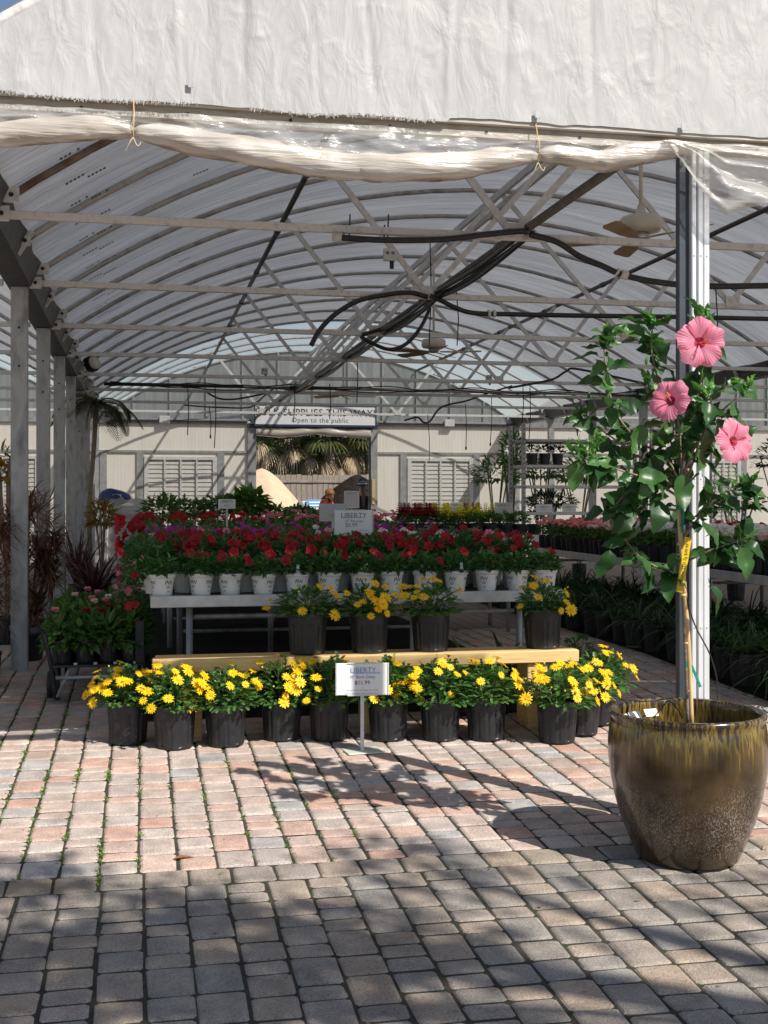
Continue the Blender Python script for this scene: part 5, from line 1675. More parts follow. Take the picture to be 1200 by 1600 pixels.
mb.bbox((CXR - .012, CY0 + .02, DZ_), (CXR, CY1, DZ_ + .30), .003); mb.bbox((CXL + .02, CY1 - .012, DZ_), (CXR - .013, CY1, DZ_ + .2), .003); mb.bbox((CXR - .06, CY0 - .004, DZ_), (CXR + .004, CY0 + .018, DZ_ + .31), .003)
mb.build('side_panel', M['black_plastic'], e, world=True)
PENTA_FOL = [dome_foliage(240 + q, 150, .14, .16, .09, .042, 'blade', .0, stems=False, lo=-.75).mesh('foliage', M['shrub']) for q in range(3)]
UMB = {k: blossoms(260, 1, .0, 0, 0, .016, M[m], 16) for k, m in (('pink', 'petal_pink'), ('pale', 'petal_pale'), ('red', 'petal_crimson'), ('white', 'petal_white'))}
r = random.Random(12)
np_ = 0
for j in range(6):
    for i in range(4):
        x = CXL + .06 + i * .165; y = CY0 + .13 + j * .2
        e = empty('penta', (x, y, DZ_), 'green penta in the %s row on the black cart, %s from left' % (['front', 'second', 'third', 'fourth', 'fifth', 'rear'][j], ordn[i]), 'potted plant', 'pentas on the cart')
        link('pot', POT1, e)
        link('foliage', PENTA_FOL[r.randrange(3)], e, (0, 0, .20 - (.04 if j == 0 else 0) + .012 * j), (0, 0, r.uniform(0, 6)), (1.05, 1.05, 1.15))
        if r.random() < .75:
            o = link('flower_head', UMB[('red', 'red', 'pink', 'pale')[r.randrange(4)] if j < 3 else ('pink', 'pink', 'pale', 'white')[r.randrange(4)]], e, (r.uniform(-.06, .06), r.uniform(-.09, 0), .385 + .012 * j + r.uniform(-.02, .03))); o['kind'] = 'stuff'

# ------------------------------------------------------------------ plants by the left posts
def dracaena(loc, label, seed, heads, m='drac', L=.42, W=.016, n=60):
    e = empty('dracaena', loc, label, 'potted plant', 'reddish plants by the left posts')
    link('pot', POT3, e, scale=(1.15, 1.15, 1.15))
    r = random.Random(seed)
    st = MB(); mb = MB()
    for (dx, dy, h) in heads:
        top = Vector((dx, dy, h))
        st.tube(smooth_path([(dx * .15, dy * .15, .25), (dx * .6, dy * .6, h * .6), top], 4), .011, 6)
        for k in range(n):
            a = r.uniform(0, 6.28); t = r.uniform(-.5, 1.4)
            base = top + Vector((0, 0, -r.uniform(0, .22)))
            mb.strap(base, (math.cos(a), math.sin(a), t), L * r.uniform(.6, 1.1), W * r.uniform(.7, 1.3), r.uniform(.4, 1.4))
    st.build('stems', M['bark'], e, True)
    mb.build('leaves', M[m], e)
    return e
p = grd(38, 1038)
dracaena((p.x, p.y + .3, ground_z(p.y)), 'rust coloured thin leaved dracaena behind the nearest left post', 31, ((-.15, 0, 1.25), (.1, -.15, 1.05), (.22, -.1, .85), (-.05, -.2, .7), (.02, -.1, 1.45), (.24, -.1, 1.15), (.1, -.2, .6), (-.1, -.2, 1.0), (.18, -.2, .95)), n=125, L=.32)
dracaena((p.x - .36, p.y - .42, ground_z(p.y)), 'taller thin leaved dracaena cut by the left picture edge', 32, ((0, 0, 1.4), (.1, 0, 1.1), (.15, -.05, .8), (0, -.05, 1.65), (.12, -.1, .6), (.2, -.1, 1.25), (.05, -.15, .95)), n=115, L=.34)
p = grd(-4, 1072)
strap_plant((p.x - .1, p.y, ground_z(p.y)), 33, 'black nursery pot cut by the left edge before the nearest post', None, 'grass_leaf', 10, .2)
p = at(12, 740, 12.5)
shrub('croton', (p.x, 12.5, ground_z(12.5)), 'yellow green and red croton at the left picture edge', 34, .16, .3, p.z - ground_z(12.5), 120, .16, .035, 'croton', 'crotons and cordylines at left')
p = at(66, 775, 14.0)
for q, (px, py, Y, rx, rz, m, lab) in enumerate(((48, 830, 12.2, .3, .45, 'drac', 'bushy rust coloured plant between the first two left posts'), (160, 812, 17.2, .24, .3, 'croton', 'yellow croton behind the purple cordyline'))):
    p = at(px, py, Y)
    shrub('croton', (p.x, Y, ground_z(Y)), lab, 36 + q, rx, rz, p.z - ground_z(Y), 260 if q else 420, .2, .03 if q else .014, m, 'crotons and cordylines at left')
p = at(146, 900, 15.6)
e = strap_plant((p.x, 15.6, ground_z(15.6)), 38, 'dark purple cordyline in black pot beyond the left posts', 'crotons and cordylines at left', 'cordy', 46, .6, .05, 1.0, True, 'cordyline', 1.2)
strap_plant((X_at(160, 16.3), 16.3, ground_z(16.3)), 39, 'second purple cordyline with drooping leaves beside the first', 'crotons and cordylines at left', 'cordy', 40, .7, .04, 1.5, True, 'cordyline', .9)
for q, (px, Y) in enumerate(((122, 17.0), (108, 18.5))):
    strap_plant((X_at(px, Y), Y, ground_z(Y)), 41 + q, ['cordyline half hidden behind a left post', 'dark strap leaved plant far behind the left posts'][q], 'crotons and cordylines at left', 'cordy', 30, .8, .05, .8, True, 'cordyline', 1.8)

# slender palm beside the left gutter
def pinnate_frond(mb, p, d, L, droop, n=22, lw=.02, ll=.3, mi=0):
    c = Vector(p); dd = Vector(d).normalized()
    prev = c.copy()
    pts = [c.copy()]
    for i in range(n):
        t = (i + 1) / n
        dd = (dd + Vector((0, 0, -1)) * droop / n).normalized()
        c = c + dd * L / n; pts.append(c.copy())
        s = dd.cross(Vector((0, 0, 1)))
        if s.length < 1e-3: s = Vector((1, 0, 0))
        s.normalize()
        l2 = ll * math.sin(math.pi * min(1, .12 + .85 * t)) + .03
        if t > .12:
            for sg in (-1, 1):
                mb.strap(c, s * sg + dd * .55 + Vector((0, 0, .15)), l2, lw, .9, mi, 3)
    mb.tube(pts, [.012 * (1 - .8 * i / n) for i in range(n + 1)], 5, mi)
PY_ = 18.6
p = at(150, 632, PY_)
e = empty('areca_palm', (p.x - .05, PY_, ground_z(PY_)), 'slender palm with drooping crown high beside the left gutter', 'palm')
mb = MB(); mb.tube(smooth_path([(0, 0, 0), (-.05, .02, 1.2), (.02, 0, 2.2), (.05, 0, p.z - ground_z(PY_))], 6), [.035] * 19, 8); mb.build('trunk', M['bark'], e, True)
mb = MB(); r = random.Random(8)
for k in range(22):
    a = k * 2.4
    pinnate_frond(mb, (.05, 0, p.z - ground_z(PY_)), (math.cos(a), math.sin(a), r.uniform(.2, 1.3)), r.uniform(.5, .85), r.uniform(1.6, 3.6), 20, .018, .30)
mb.build('crown', M['palm'], e)

# wrapped pallet with a blue bag on top
WY = 22.5
w0, w1 = X_at(168, WY), X_at(232, WY); wt = at(200, 786, WY).z
e = empty('wrapped_pallet', ((w0 + w1) / 2, WY + .4, ground_z(WY)), 'stack of bags in clear stretch wrap on a pallet far left', 'pallet')
gz2 = ground_z(WY)
for q in range(5):
    mb = MB(); mb.bbox((w0 + .02 + .02 * (q % 2), WY + .03, gz2 + .16 + q * (wt - gz2 - .2) / 5), (w1 - .03, WY + .8, gz2 + .15 + (q + 1) * (wt - gz2 - .2) / 5), .07)
    mb.build('bag', M['bag_white'], e, True, world=True)
def wr(u, v):
    a = u * 2 * math.pi
    c, s = math.cos(a), math.sin(a)
    k = 1 / max(abs(c), abs(s)) * .93
    k = min(k, 1.22)
    x = (w0 + w1) / 2 + c * k * (w1 - w0) / 2 * 1.05; y = WY + .41 + s * k * .45
    w = .02 * noise.noise((a * 3, v * 5, 1)) + .03 * noise.noise((a, v * 12, 4))
    return (x + c * w, y + s * w, gz2 + .08 + v * (wt - gz2 + .0) + .06 * max(0, v - .9) * 10 * noise.noise((a * 4, 2, 2)))
mb = MB(); mb.grid(70, 36, wr); mb.build('stretch_wrap', M['wrap'], e, True, world=True)
mb = MB()
for q in range(5): mb.bbox((w0, WY + .02 + q * .18, gz2 + .09), (w1, WY + .14 + q * .18, gz2 + .115), .004)
for q in range(3): mb.bbox((w0 + q * (w1 - w0 - .1) / 2, WY + .02, gz2), (w0 + .1 + q * (w1 - w0 - .1) / 2, WY + .86, gz2 + .089), .004)
mb.build('pallet_boards', M['fence'], e, world=True)
p = at(181, 781, WY + .1)
mb = MB()
def bag(u, v):
    a = u * 2 * math.pi; b2 = (v - .5) * math.pi
    sx, sy, sz = .27, .18, .15
    x = sx * math.copysign(abs(math.cos(b2)) ** .7, math.cos(b2)) * math.cos(a); y = sy * math.cos(b2) ** .7 * math.sin(a)
    z = sz * math.sin(b2) * (1 - .35 * (x / sx)) + .02 * noise.noise((x * 9, y * 9, 1))
    return (x, y, z)
mb.grid(24, 14, bag)
for i, v in enumerate(mb.v):
    if v[0] < -.2: mb.v[i] = (v[0] - .05, v[1] * .6, v[2] - .03)
bo = mb.build('bag', M['blue_bag'], None, True, loc=(p.x, WY + .3, wt + .10))
tag(bo, 'dark blue bag lying on top of the wrapped pallet', 'bag')
mb = MB(); mb.grid(6, 4, lambda u, v: (-.06 + .16 * u, -.165 - .004, -.01 + .07 * v)); mb.build('printed_panel', M['pale_green_card'], bo)

# ------------------------------------------------------------------ glazed pot with the hibiscus
def glaze():
    m, n, l, b = new_mat('drip_glaze')
    tc = n.new('ShaderNodeTexCoord')
    sx = n.new('ShaderNodeSeparateXYZ'); l.new(tc.outputs['Object'], sx.inputs[0])
    # streaks that run down from the shoulder
    mp = n.new('ShaderNodeMapping'); mp.inputs['Scale'].default_value = (52, 52, 1.5); l.new(tc.outputs['Object'], mp.inputs['Vector'])
    st = n.new('ShaderNodeTexNoise'); st.inputs['Scale'].default_value = 1.6; st.inputs['Detail'].default_value = 4; l.new(mp.outputs['Vector'], st.inputs['Vector'])
    nb = n.new('ShaderNodeTexNoise'); nb.inputs['Scale'].default_value = 5; nb.inputs['Detail'].default_value = 5; l.new(tc.outputs['Object'], nb.inputs['Vector'])
    # height + streak offset
    ad = n.new('ShaderNodeMath'); ad.operation = 'MULTIPLY_ADD'; ad.inputs[1].default_value = .48; l.new(st.outputs['Fac'], ad.inputs[0]); l.new(sx.outputs['Z'], ad.inputs[2])
    r = ramp(n, [(.0, (.05, .030, .013)), (.45, (.058, .034, .014)), (.70, (.075, .044, .015)), (.785, (.105, .063, .016)), (.835, (.24, .165, .03)), (.862, (.15, .10, .022)), (.885, (.05, .03, .02)), (.93, (.03, .02, .016))])
    l.new(ad.outputs[0], r.inputs['Fac'])
    # dark blotches
    mr = n.new('ShaderNodeMapRange'); mr.inputs['From Min'].default_value = .35; mr.inputs['From Max'].default_value = .65; mr.inputs['To Min'].default_value = .45; mr.inputs['To Max'].default_value = 1.25
    l.new(nb.outputs['Fac'], mr.inputs['Value'])
    mx = n.new('ShaderNodeMix'); mx.data_type = 'RGBA'; mx.blend_type = 'MULTIPLY'; mx.inputs['Factor'].default_value = 1
    l.new(r.outputs['Color'], mx.inputs['A']); l.new(mr.outputs['Result'], mx.inputs['B'])
    # pale crystalline flecks on the lower belly
    mp2 = n.new('ShaderNodeMapping'); mp2.inputs['Scale'].default_value = (1, 1, .45); l.new(tc.outputs['Object'], mp2.inputs['Vector'])
    vo = n.new('ShaderNodeTexNoise'); vo.inputs['Scale'].default_value = 190; vo.inputs['Detail'].default_value = 3; l.new(mp2.outputs['Vector'], vo.inputs['Vector'])
    n4 = n.new('ShaderNodeTexNoise'); n4.inputs['Scale'].default_value = 3.2; n4.inputs['Detail'].default_value = 2; l.new(tc.outputs['Object'], n4.inputs['Vector'])
    hz = n.new('ShaderNodeMapRange'); hz.inputs['From Min'].default_value = .42; hz.inputs['From Max'].default_value = .2; hz.clamp = True
    l.new(sx.outputs['Z'], hz.inputs['Value'])
    hz2 = n.new('ShaderNodeMapRange'); hz2.inputs['From Min'].default_value = .02; hz2.inputs['From Max'].default_value = .14; hz2.clamp = True; l.new(sx.outputs['Z'], hz2.inputs['Value'])
    m1 = n.new('ShaderNodeMath'); m1.operation = 'MULTIPLY'; l.new(hz.outputs['Result'], m1.inputs[0]); l.new(hz2.outputs['Result'], m1.inputs[1])
    s4 = n.new('ShaderNodeMapRange'); s4.inputs['From Min'].default_value = .35; s4.inputs['From Max'].default_value = .62; s4.clamp = True; l.new(n4.outputs['Fac'], s4.inputs['Value'])
    m2 = n.new('ShaderNodeMath'); m2.operation = 'MULTIPLY'; l.new(m1.outputs[0], m2.inputs[0]); l.new(s4.outputs['Result'], m2.inputs[1])
    gt = n.new('ShaderNodeMapRange'); gt.inputs['From Min'].default_value = .53; gt.inputs['From Max'].default_value = .58; gt.clamp = True; l.new(vo.outputs['Fac'], gt.inputs['Value'])
    m3 = n.new('ShaderNodeMath'); m3.operation = 'MULTIPLY'; l.new(m2.outputs[0], m3.inputs[0]); l.new(gt.outputs['Result'], m3.inputs[1])
    mx2 = n.new('ShaderNodeMix'); mx2.data_type = 'RGBA'; l.new(m3.outputs[0], mx2.inputs['Factor']); l.new(mx.outputs['Result'], mx2.inputs['A']); mx2.inputs['B'].default_value = (.30, .27, .25, 1)
    l.new(mx2.outputs['Result'], b.inputs['Base Color'])
    b.inputs['Roughness'].default_value = .22
    b.inputs['Coat Weight'].default_value = .4; b.inputs['Coat Roughness'].default_value = .1
    bp = n.new('ShaderNodeBump'); bp.inputs['Strength'].default_value = .25; bp.inputs['Distance'].default_value = .01
    l.new(nb.outputs['Fac'], bp.inputs['Height']); l.new(bp.outputs['Normal'], b.inputs['Normal'])
    return m
M['glaze'] = glaze()
PC = Vector((2.412, 5.10, ground_z(5.1)))
mb = MB()
prof = [(0, .0), (.212, 0), (.226, .008), (.231, .02), (.262, .09), (.297, .18), (.325, .28), (.344, .38), (.352, .46), (.352, .52), (.347, .57), (.342, .605), (.338, .622), (.342, .634), (.346, .646), (.342, .657), (.332, .661), (.320, .655), (.315, .64), (.318, .6), (.325, .52), (.322, .47)]
mb.lathe(prof, 72)
gp_ = tag(mb.build('glazed_pot', M['glaze'], None, True, loc=PC), 'large brown and olive drip glazed pot on the paving at right', 'pot')
mb = MB()
def soil(u, v):
    a = u * 2 * math.pi; q = v
    return (math.cos(a) * .322 * q, math.sin(a) * .322 * q, .50 + .012 * noise.noise((math.cos(a) * q * 6, math.sin(a) * q * 6, 2)))
mb.grid(40, 8, soil); mb.build('soil', M['soil'], gp_)
# nursery cards lying in the pot
for q, (dx, dy, a) in enumerate(((-.235, .165, .5), (-.165, .20, .4), (-.07, .235, .2))):
    c = MB(); c.bbox((-.035, -.02, 0), (.035, .02, .002), .0008)
    o = c.build('plant_label_card', M['paper'], None, loc=PC + Vector((dx, dy, .600 + .004 * q)), rot=(R(50), 0, a))
    tag(o, ['leftmost white plastic card inside the glazed pot', 'middle white plastic card inside the glazed pot', 'rightmost white plastic card inside the glazed pot'][q], 'card', 'white cards in the glazed pot')
    st = MB(); st.tube([(0, .0, -.001), (.01, .03, -.09)], .0025, 4); st.build('stake', M['wire'], o)

HB = empty('hibiscus', PC + Vector((0, 0, .50)), 'staked hibiscus with three pink blooms growing in the glazed pot', 'flowering tree')
HO = Vector(HB.location)
RV = Vector((CT, -ST, 0)); FV = Vector((ST, CT, 0))
SCL = 5.46 / FPX
def hp(px, py, d=0.0):
    """place in the hibiscus' own frame: photo offsets at the plant's real distance, d metres further back"""
    base = RV * ((px - 600) * SCL) + FV * 5.46
    w = Vector((base.x, base.y, EYE - (py - 778) * SCL)) + FV * d
    k = 1 + d / 5.46
    w = Vector((base.x * k, base.y * k, EYE - (py - 778) * SCL * k))
    return w - HO
rh = random.Random(77)
trunk = [hp(1075, 1130, .02), hp(1072, 1020, .03), hp(1068, 940, .03), hp(1066, 860, .03), hp(1065, 790, .03), hp(1064, 730, .03)]
mb = MB(); mb.tube(smooth_path(trunk, 5), [.011] * 26, 8)
mb.build('trunk', M['bark'], HB, True)
# branches: points in photo offsets with their own depth
BR = [
    [(1065, 760, .03), (1040, 715, 0), (1000, 690, -.08), (960, 640, -.12), (945, 560, -.13), (946, 528, -.13)],
    [(1065, 745, .03), (1030, 735, .1), (980, 700, .16), (930, 665, .2), (912, 650, .2)],
    [(1066, 780, .03), (1020, 752, -.1), (970, 735, -.2), (925, 720, -.24), (905, 715, -.25)],
    [(1064, 735, .03), (1050, 660, .02), (1030, 600, -.02), (1018, 545, -.05), (1020, 510, -.05)],
    [(1064, 730, .03), (1080, 660, .08), (1098, 600, .06), (1095, 548, -.02), (1100, 500, .02)],
    [(1066, 745, .03), (1095, 680, .0), (1130, 640, -.06), (1165, 612, -.08)],
    [(1067, 765, .03), (1090, 700, -.12), (1100, 640, -.2), (1108, 620, -.22)],
    [(1067, 840, .03), (1100, 800, -.06), (1130, 770, -.1), (1165, 765, -.12)],
    [(1067, 880, .03), (1105, 862, -.05), (1140, 850, -.06), (1165, 842, -.08)],
    [(1067, 905, .03), (1040, 893, -.02), (1000, 870, -.05), (975, 840, -.05)],
    [(1066, 800, .03), (1020, 790, .12), (980, 780, .16), (945, 800, .18)],
    [(1065, 770, .03), (1050, 700, .16), (1040, 650, .2), (1010, 610, .22)],
    [(1064, 730, .03), (1060, 660, -.12), (1050, 630, -.2)],
    [(1065, 750, .03), (1085, 720, .15), (1115, 690, .2), (1145, 690, .1)],
    [(1065, 775, .03), (1025, 740, -.02), (990, 760, -.08), (960, 790, -.1)],
]
bm2 = MB()
leafpts = []
for b2 in BR:
    pts = smooth_path([hp(*q) for q in b2], 6)
    n = len(pts)
    bm2.tube(pts, [.0065 * (1 - .65 * i / n) for i in range(n)], 6)
    for i in range(4, n):
        t = i / n
        leafpts.append((pts[i], (pts[i] - pts[i - 1]).normalized(), t))
bm2.build('branches', M['bark'], HB, True)
# bamboo stake, ties, tag
mb = MB()
sp = [hp(1081, 1135, -.03), hp(1076, 1010, -.03), hp(1068, 900, -.02), hp(1058, 770, -.0), hp(1056, 760, 0)]
mb.tube(smooth_path(sp, 6), .0105, 8)
for t in (1080, 1005, 930, 850):
    c = hp(1081 - (1135 - t) * .066, t, -.027); mb.tube([c + Vector((0, 0, -.006)), c + Vector((0, 0, .006))], .0125, 8)
mb.build('bamboo_stake', M['bamboo'], HB, True)
mb = MB()
for (px, py) in ((1074, 1038), (1062, 793)):
    mb = MB(); c = hp(px, py, -.02); mb.tube([c + Vector((0, 0, -.01)), c + Vector((0, 0, .012))], .017, 8)
    mb.bbox((-.006, -.002, -.11), (.006, .002, .0), .001, mat=Matrix.Translation(c + Vector((.01, -.018, 0))) @ Matrix.Rotation(R(-24 if py > 900 else 3), 4, 'Y'))
    mb.build('tie_tape', M['green_tie'], HB)
tg = MB()
c0, c1 = hp(1062, 921, -.06), hp(1074, 850, -.06)
ax = (c1 - c0); hh = ax.length; ang = math.atan2(RV.dot(ax), ax.z)
tm = Matrix.Translation((c0 + c1) / 2) @ Matrix.Rotation(-TH, 4, 'Z') @ Matrix.Rotation(ang, 4, 'Y')
tg.bbox((-.0155, -.001, -hh / 2 - .012), (.0155, .001, hh / 2 + .03), .0006, mat=tm)
to = tg.build('tag', M['yellow_tag'], HB)
v, f = text_verts('Hibiscus STD 7g $49.99', .0195, 1.0)
lm = MB(); lm.add([tm @ Vector((-c + .001, -.0022, a + .01)) for a, b2, c in v], f); lm.build('lettering', M['print'], to)
# drip tube
mb = MB(); mb.tube(smooth_path([hp(1070, 925, -.03), hp(1085, 975, -.02), hp(1108, 1020, .15), hp(1120, 1060, .3), hp(1121, 1098, .32)], 6), .0035, 5)
mb.tube(smooth_path([hp(1020, 1122, .1), hp(1035, 1105, .1), hp(1045, 1095, .08), hp(1060, 1110, .05), hp(1066, 1122, .03)], 5), .003, 5)
mb.build('drip_tube', M['wire'], HB, True)

# hibiscus leaves: ovate, toothed, folded along the midrib
def hib_leaf(seed, L=.125, W=.080):
    r = random.Random(seed); mb = MB()
    n = 9
    curl = r.uniform(.1, .45); fold = r.uniform(.1, .4); tw = r.uniform(-.3, .3)
    rows = []
    for i in range(n + 1):
        t = i / n
        w = W * .5 * (math.sin(math.pi * t ** .72) ** .85) * (1 + (.07 if i % 2 else -.05) * (t > .25)) if 0 < i < n else (.001)
        z = -curl * L * t * t + .008 * math.sin(t * 7 + seed)
        x = L * t
        e_ = fold * w + .004 * math.sin(i * 2.1 + seed)
        rows.append([(x, -w, z + e_ + tw * w * t), (x, -w * .5, z + e_ * .35), (x, 0, z), (x, w * .5, z + e_ * .35), (x, w, z + e_ - tw * w * t)])
    v = [p for row in rows for p in row]
    f = [(i * 5 + k, (i + 1) * 5 + k, (i + 1) * 5 + k + 1, i * 5 + k + 1) for i in range(n) for k in range(4)]
    mb.add(v, f)
    mb.tube([(-.028, 0, .006), (-.01, 0, .0), (0, 0, 0)], .0016, 4)
    return mb
HL = [hib_leaf(q).mesh('leaf', M['hib_leaf'], True) for q in range(6)]
HY = [hib_leaf(20 + q, .06, .024).mesh('young_leaf', M['hib_young'], True) for q in range(3)]
def put_leaf(p, d, n, me, s, name='leaf'):
    d = d.normalized(); y = n.cross(d)
    if y.length < 1e-3: y = d.orthogonal()
    y.normalize(); z = d.cross(y)
    m3 = Matrix((d, y, z)).transposed()
    link(name, me, HB, p + d * .028 * s, m3.to_euler(), (s, s, s))
BLC = [hp(1092, 536, -.14), hp(1050, 628, -.20), hp(1143, 690, -.16)]
nl = 0
for (p, d, t) in leafpts:
    for q in range(2):
        if rh.random() > (.74 if t < .9 else .9): continue
        if any((p - c_).length < .11 for c_ in BLC): continue
        out = (rdir(rh) * .9 + d * .35 + Vector((0, 0, -.35 if t < .8 else .1)))
        nrm = Vector((.3, -.5, .7)) + rdir(rh) * .6
        put_leaf(p, out, nrm, HL[rh.randrange(6)], rh.uniform(.48, 1.02)); nl += 1
# big single leaves the eye can pick out
for (px, py, d, ax_, s) in ((955, 850, -.12, (-.3, -.2, -1), 1.05), (1150, 845, -.14, (.35, -.2, -.8), 1.15), (1105, 905, -.15, (.45, -.2, -.9), 1.05), (1110, 745, -.12, (-.35, -.2, -.9), 1.0), (1090, 805, -.18, (.5, -.2, -.7), 1.1), (1140, 775, -.14, (.9, 0, .25), 1.0), (985, 745, -.2, (.9, -.2, .0), 1.05), (960, 705, -.15, (.7, -.2, -.8), .95), (1015, 530, -.05, (-.9, 0, .45), 1.0), (1050, 545, -.02, (-1, 0, .1), 1.0), (1130, 590, -.05, (.8, 0, -.4), .9), (1060, 730, -.15, (.1, -.3, -1), 1.3), (1035, 770, -.15, (-.2, -.3, -1), 1.2), (1040, 690, -.1, (-.5, -.3, -.8), 1.15), (1005, 655, -.12, (-.3, -.3, -.9), 1.1), (1020, 705, -.14, (-.1, -.3, -1), 1.1), (1095, 735, -.1, (.2, -.3, -1), 1.1), (1000, 790, -.1, (-.6, -.2, -.6), 1.15)):
    put_leaf(hp(px, py, d), RV * ax_[0] + FV * ax_[1] + Vector((0, 0, ax_[2])), Vector((.4, -.7, .4)) + rdir(rh) * .3, HL[rh.randrange(6)], s)
for (px, py, d) in ((912, 650, .2), (905, 715, -.25), (946, 535, -.13), (1020, 515, -.05), (1100, 505, .02), (1165, 612, -.08), (1108, 622, -.22), (1165, 765, -.12), (1015, 600, -.06), (930, 700, -.2), (925, 715, -.24)):
    c = hp(px, py, d)
    for k in range(9):
        put_leaf(c + rdir(rh) * .018, rdir(rh, -.1) + Vector((0, 0, .7)), rdir(rh), HY[rh.randrange(3)], rh.uniform(.6, 1.2), 'young_leaf')
bd = MB(); bd.lathe([(0, -.03), (.009, -.02), (.011, .0), (.008, .03), (.003, .045), (0, .046)], 8)
bme = bd.mesh('flower_bud', M['bud'], True)
link('flower_bud', bme, HB, hp(946, 522, -.13), (0, R(-8), 0), (1, 1, 1))
gb = MB(); gb.lathe([(0, -.015), (.006, -.01), (.008, .005), (.003, .022), (0, .023)], 8)
gme = gb.mesh('flower_bud', M['hib_young'], True)
for (px, py, d) in ((920, 618, .2), (965, 666, .1), (1168, 596, -.08), (1010, 565, -.04), (908, 640, .2)): link('flower_bud', gme, HB, hp(px, py, d), (0, R(5), 0))

def hibiscus_bloom(c, facing, R_, spin, seed, cup=.35):
    r = random.Random(seed)
    e = bpy.data.objects.new('bloom', None); e.empty_display_size = .05
    e.location = c; e.rotation_euler = orient(facing, spin); e.parent = HB; col.objects.link(e)
    for k in range(5):
        mb = MB(); a0 = 2 * math.pi * k / 5
        def pet(u, v):
            t = v; w = (u - .5) * 2
            half = .84 + .08 * math.sin(min(1, t * 1.06) * math.pi * .56)
            half *= (1 if t < .93 else .93)
            a = a0 + w * half * .80 + .18 * (w + 1) * .2
            rr_ = R_ * (.03 + .97 * t) * (1 - .20 * abs(w) ** 2.6 * min(1, max(0, t - .3) * 2) + .04 * math.sin(w * 8 + k) * (t > .75))
            z = R_ * (cup * math.sin(t * math.pi * .55) - .40 * cup * t ** 3) + R_ * .05 * w + .07 * R_ * math.sin(w * 7 + k * 2.3) * t ** 3 - .05 * R_ * w * w
            return (rr_ * math.cos(a), rr_ * math.sin(a), z)
        mb.grid(13, 11, pet, 0)
        # red eye at the petal's base
        for fi in range(len(mb.f)):
            if fi // 12 < 2: mb.m[fi] = 1
        mb.build('petal', [M['petal_hib'], M['petal_hib_eye']], e, True)
    mb = MB(); pts = [(0, 0, 0), (.004, 0, R_ * .3), (.01, 0, R_ * .55), (.018, .0, R_ * .78)]
    mb.tube(smooth_path(pts, 5), .0032, 6, 0)
    for k in range(40):
        z = R_ * r.uniform(.42, .76); a = r.uniform(0, 6.28); q = .008
        mb.lathe([(0, -.0022), (.0022, 0), (0, .0022)], 4, 1, c=(math.cos(a) * q + .01, math.sin(a) * q, z))
    mb.build('stamen_column', [M['petal_hib'], M['stamen']], e, True)
    mb = MB(); mb.lathe([(0, -.05), (.008, -.045), (.012, -.02), (.012, -.004)], 8); mb.build('calyx', M['hib_young'], e, True)
    mb = MB()
toC = -FV
hibiscus_bloom(hp(1092, 536, -.14), toC + Vector((.10, 0, -.05)), .112, .3, 1, .30)
hibiscus_bloom(hp(1050, 628, -.20), toC * .75 + RV * -.62 + Vector((0, 0, .28)), .096, .9, 2, .42)
hibiscus_bloom(hp(1143, 690, -.16), toC * .85 + RV * .42 + Vector((0, 0, .1)), .10, .5, 3, .34)

# ------------------------------------------------------------------ yard behind the rear doorway
def mound(name, cx, cy, rx, ry, h, m, label, seed, cat):
    mb = MB()
    def fn(u, v):
        a = u * 2 * math.pi; q = v
        k = 1 + .12 * noise.noise((math.cos(a) * 1.3, math.sin(a) * 1.3, seed))
        z = h * max(0, 1 - q ** 1.35) + .07 * h * noise.noise((math.cos(a) * q * 3, math.sin(a) * q * 3, seed + 2)) * (1 - q)
        return (math.cos(a) * rx * q * k, math.sin(a) * ry * q * k, z)
    mb.grid(64, 24, fn)
    return tag(mb.build(name, M[m], None, True, loc=(cx, cy, ground_z(cy) - .05)), label, cat)
mound('sand_pile', X_at(408, 35.5), 35.5, 2.1, 2.4, 2.35, 'sand', 'large pale sand pile behind the rear doorway', 3, 'pile')
mound('mulch_pile', X_at(560, 36.5), 36.5, 2.6, 2.4, 2.2, 'mulch', 'dark brown mulch pile right of the sand', 9, 'pile')
BY = 33.4
b0, b1 = X_at(470, BY), X_at(512, BY)
e = empty('bin_wall', ((b0 + b1) / 2, BY, ground_z(BY)), 'pale concrete block wall between the sand and mulch piles', 'wall')
zt = at(490, 783, BY).z
mb = MB(); mb.bbox((b0, BY, .1), (b1, BY + .7, (zt + .1) / 2 - .005), .03); mb.build('concrete_block', M['concrete'], e, world=True)
mb = MB(); mb.bbox((b0 + .03, BY + .01, (zt + .1) / 2 + .005), (b1, BY + .7, zt), .03); mb.build('concrete_block', M['concrete'], e, world=True)
p = at(494, 790, BY - .03)
e = empty('yard_sign', (p.x, BY - .02, p.z - .25), 'small blue and white sign on the concrete blocks', 'sign')
mb = MB(); mb.bbox((-.27, -.03, 0), (.27, -.004, .42), .004); mb.build('board', M['print_blue'], e)
mb = MB()
for q in range(4): mb.box((-.2, -.034, .07 + q * .085), (.2, -.031, .105 + q * .085))
mb.build('lettering', M['paper'], e)
FY = 40.0
e = empty('board_fence', (X_at(490, FY), FY, .1), 'weathered grey wooden fence behind the piles', 'fence')
fx0, fx1 = X_at(330, FY), X_at(680, FY); ft = at(490, 741, FY).z
fb = MB(); fb.bbox((-.085, 0, .12), (.085, .025, ft - .02), .004); fbm = fb.mesh('board', M['fence'])
nb_ = int((fx1 - fx0) / .18)
for q in range(nb_):
    o = link('board', fbm, e, Vector((fx0 + q * .18, FY + rnd.uniform(0, .015), rnd.uniform(-.03, .02))) - Vector((e.location.x, e.location.y, 0)))
    o.location.z -= e.location.z
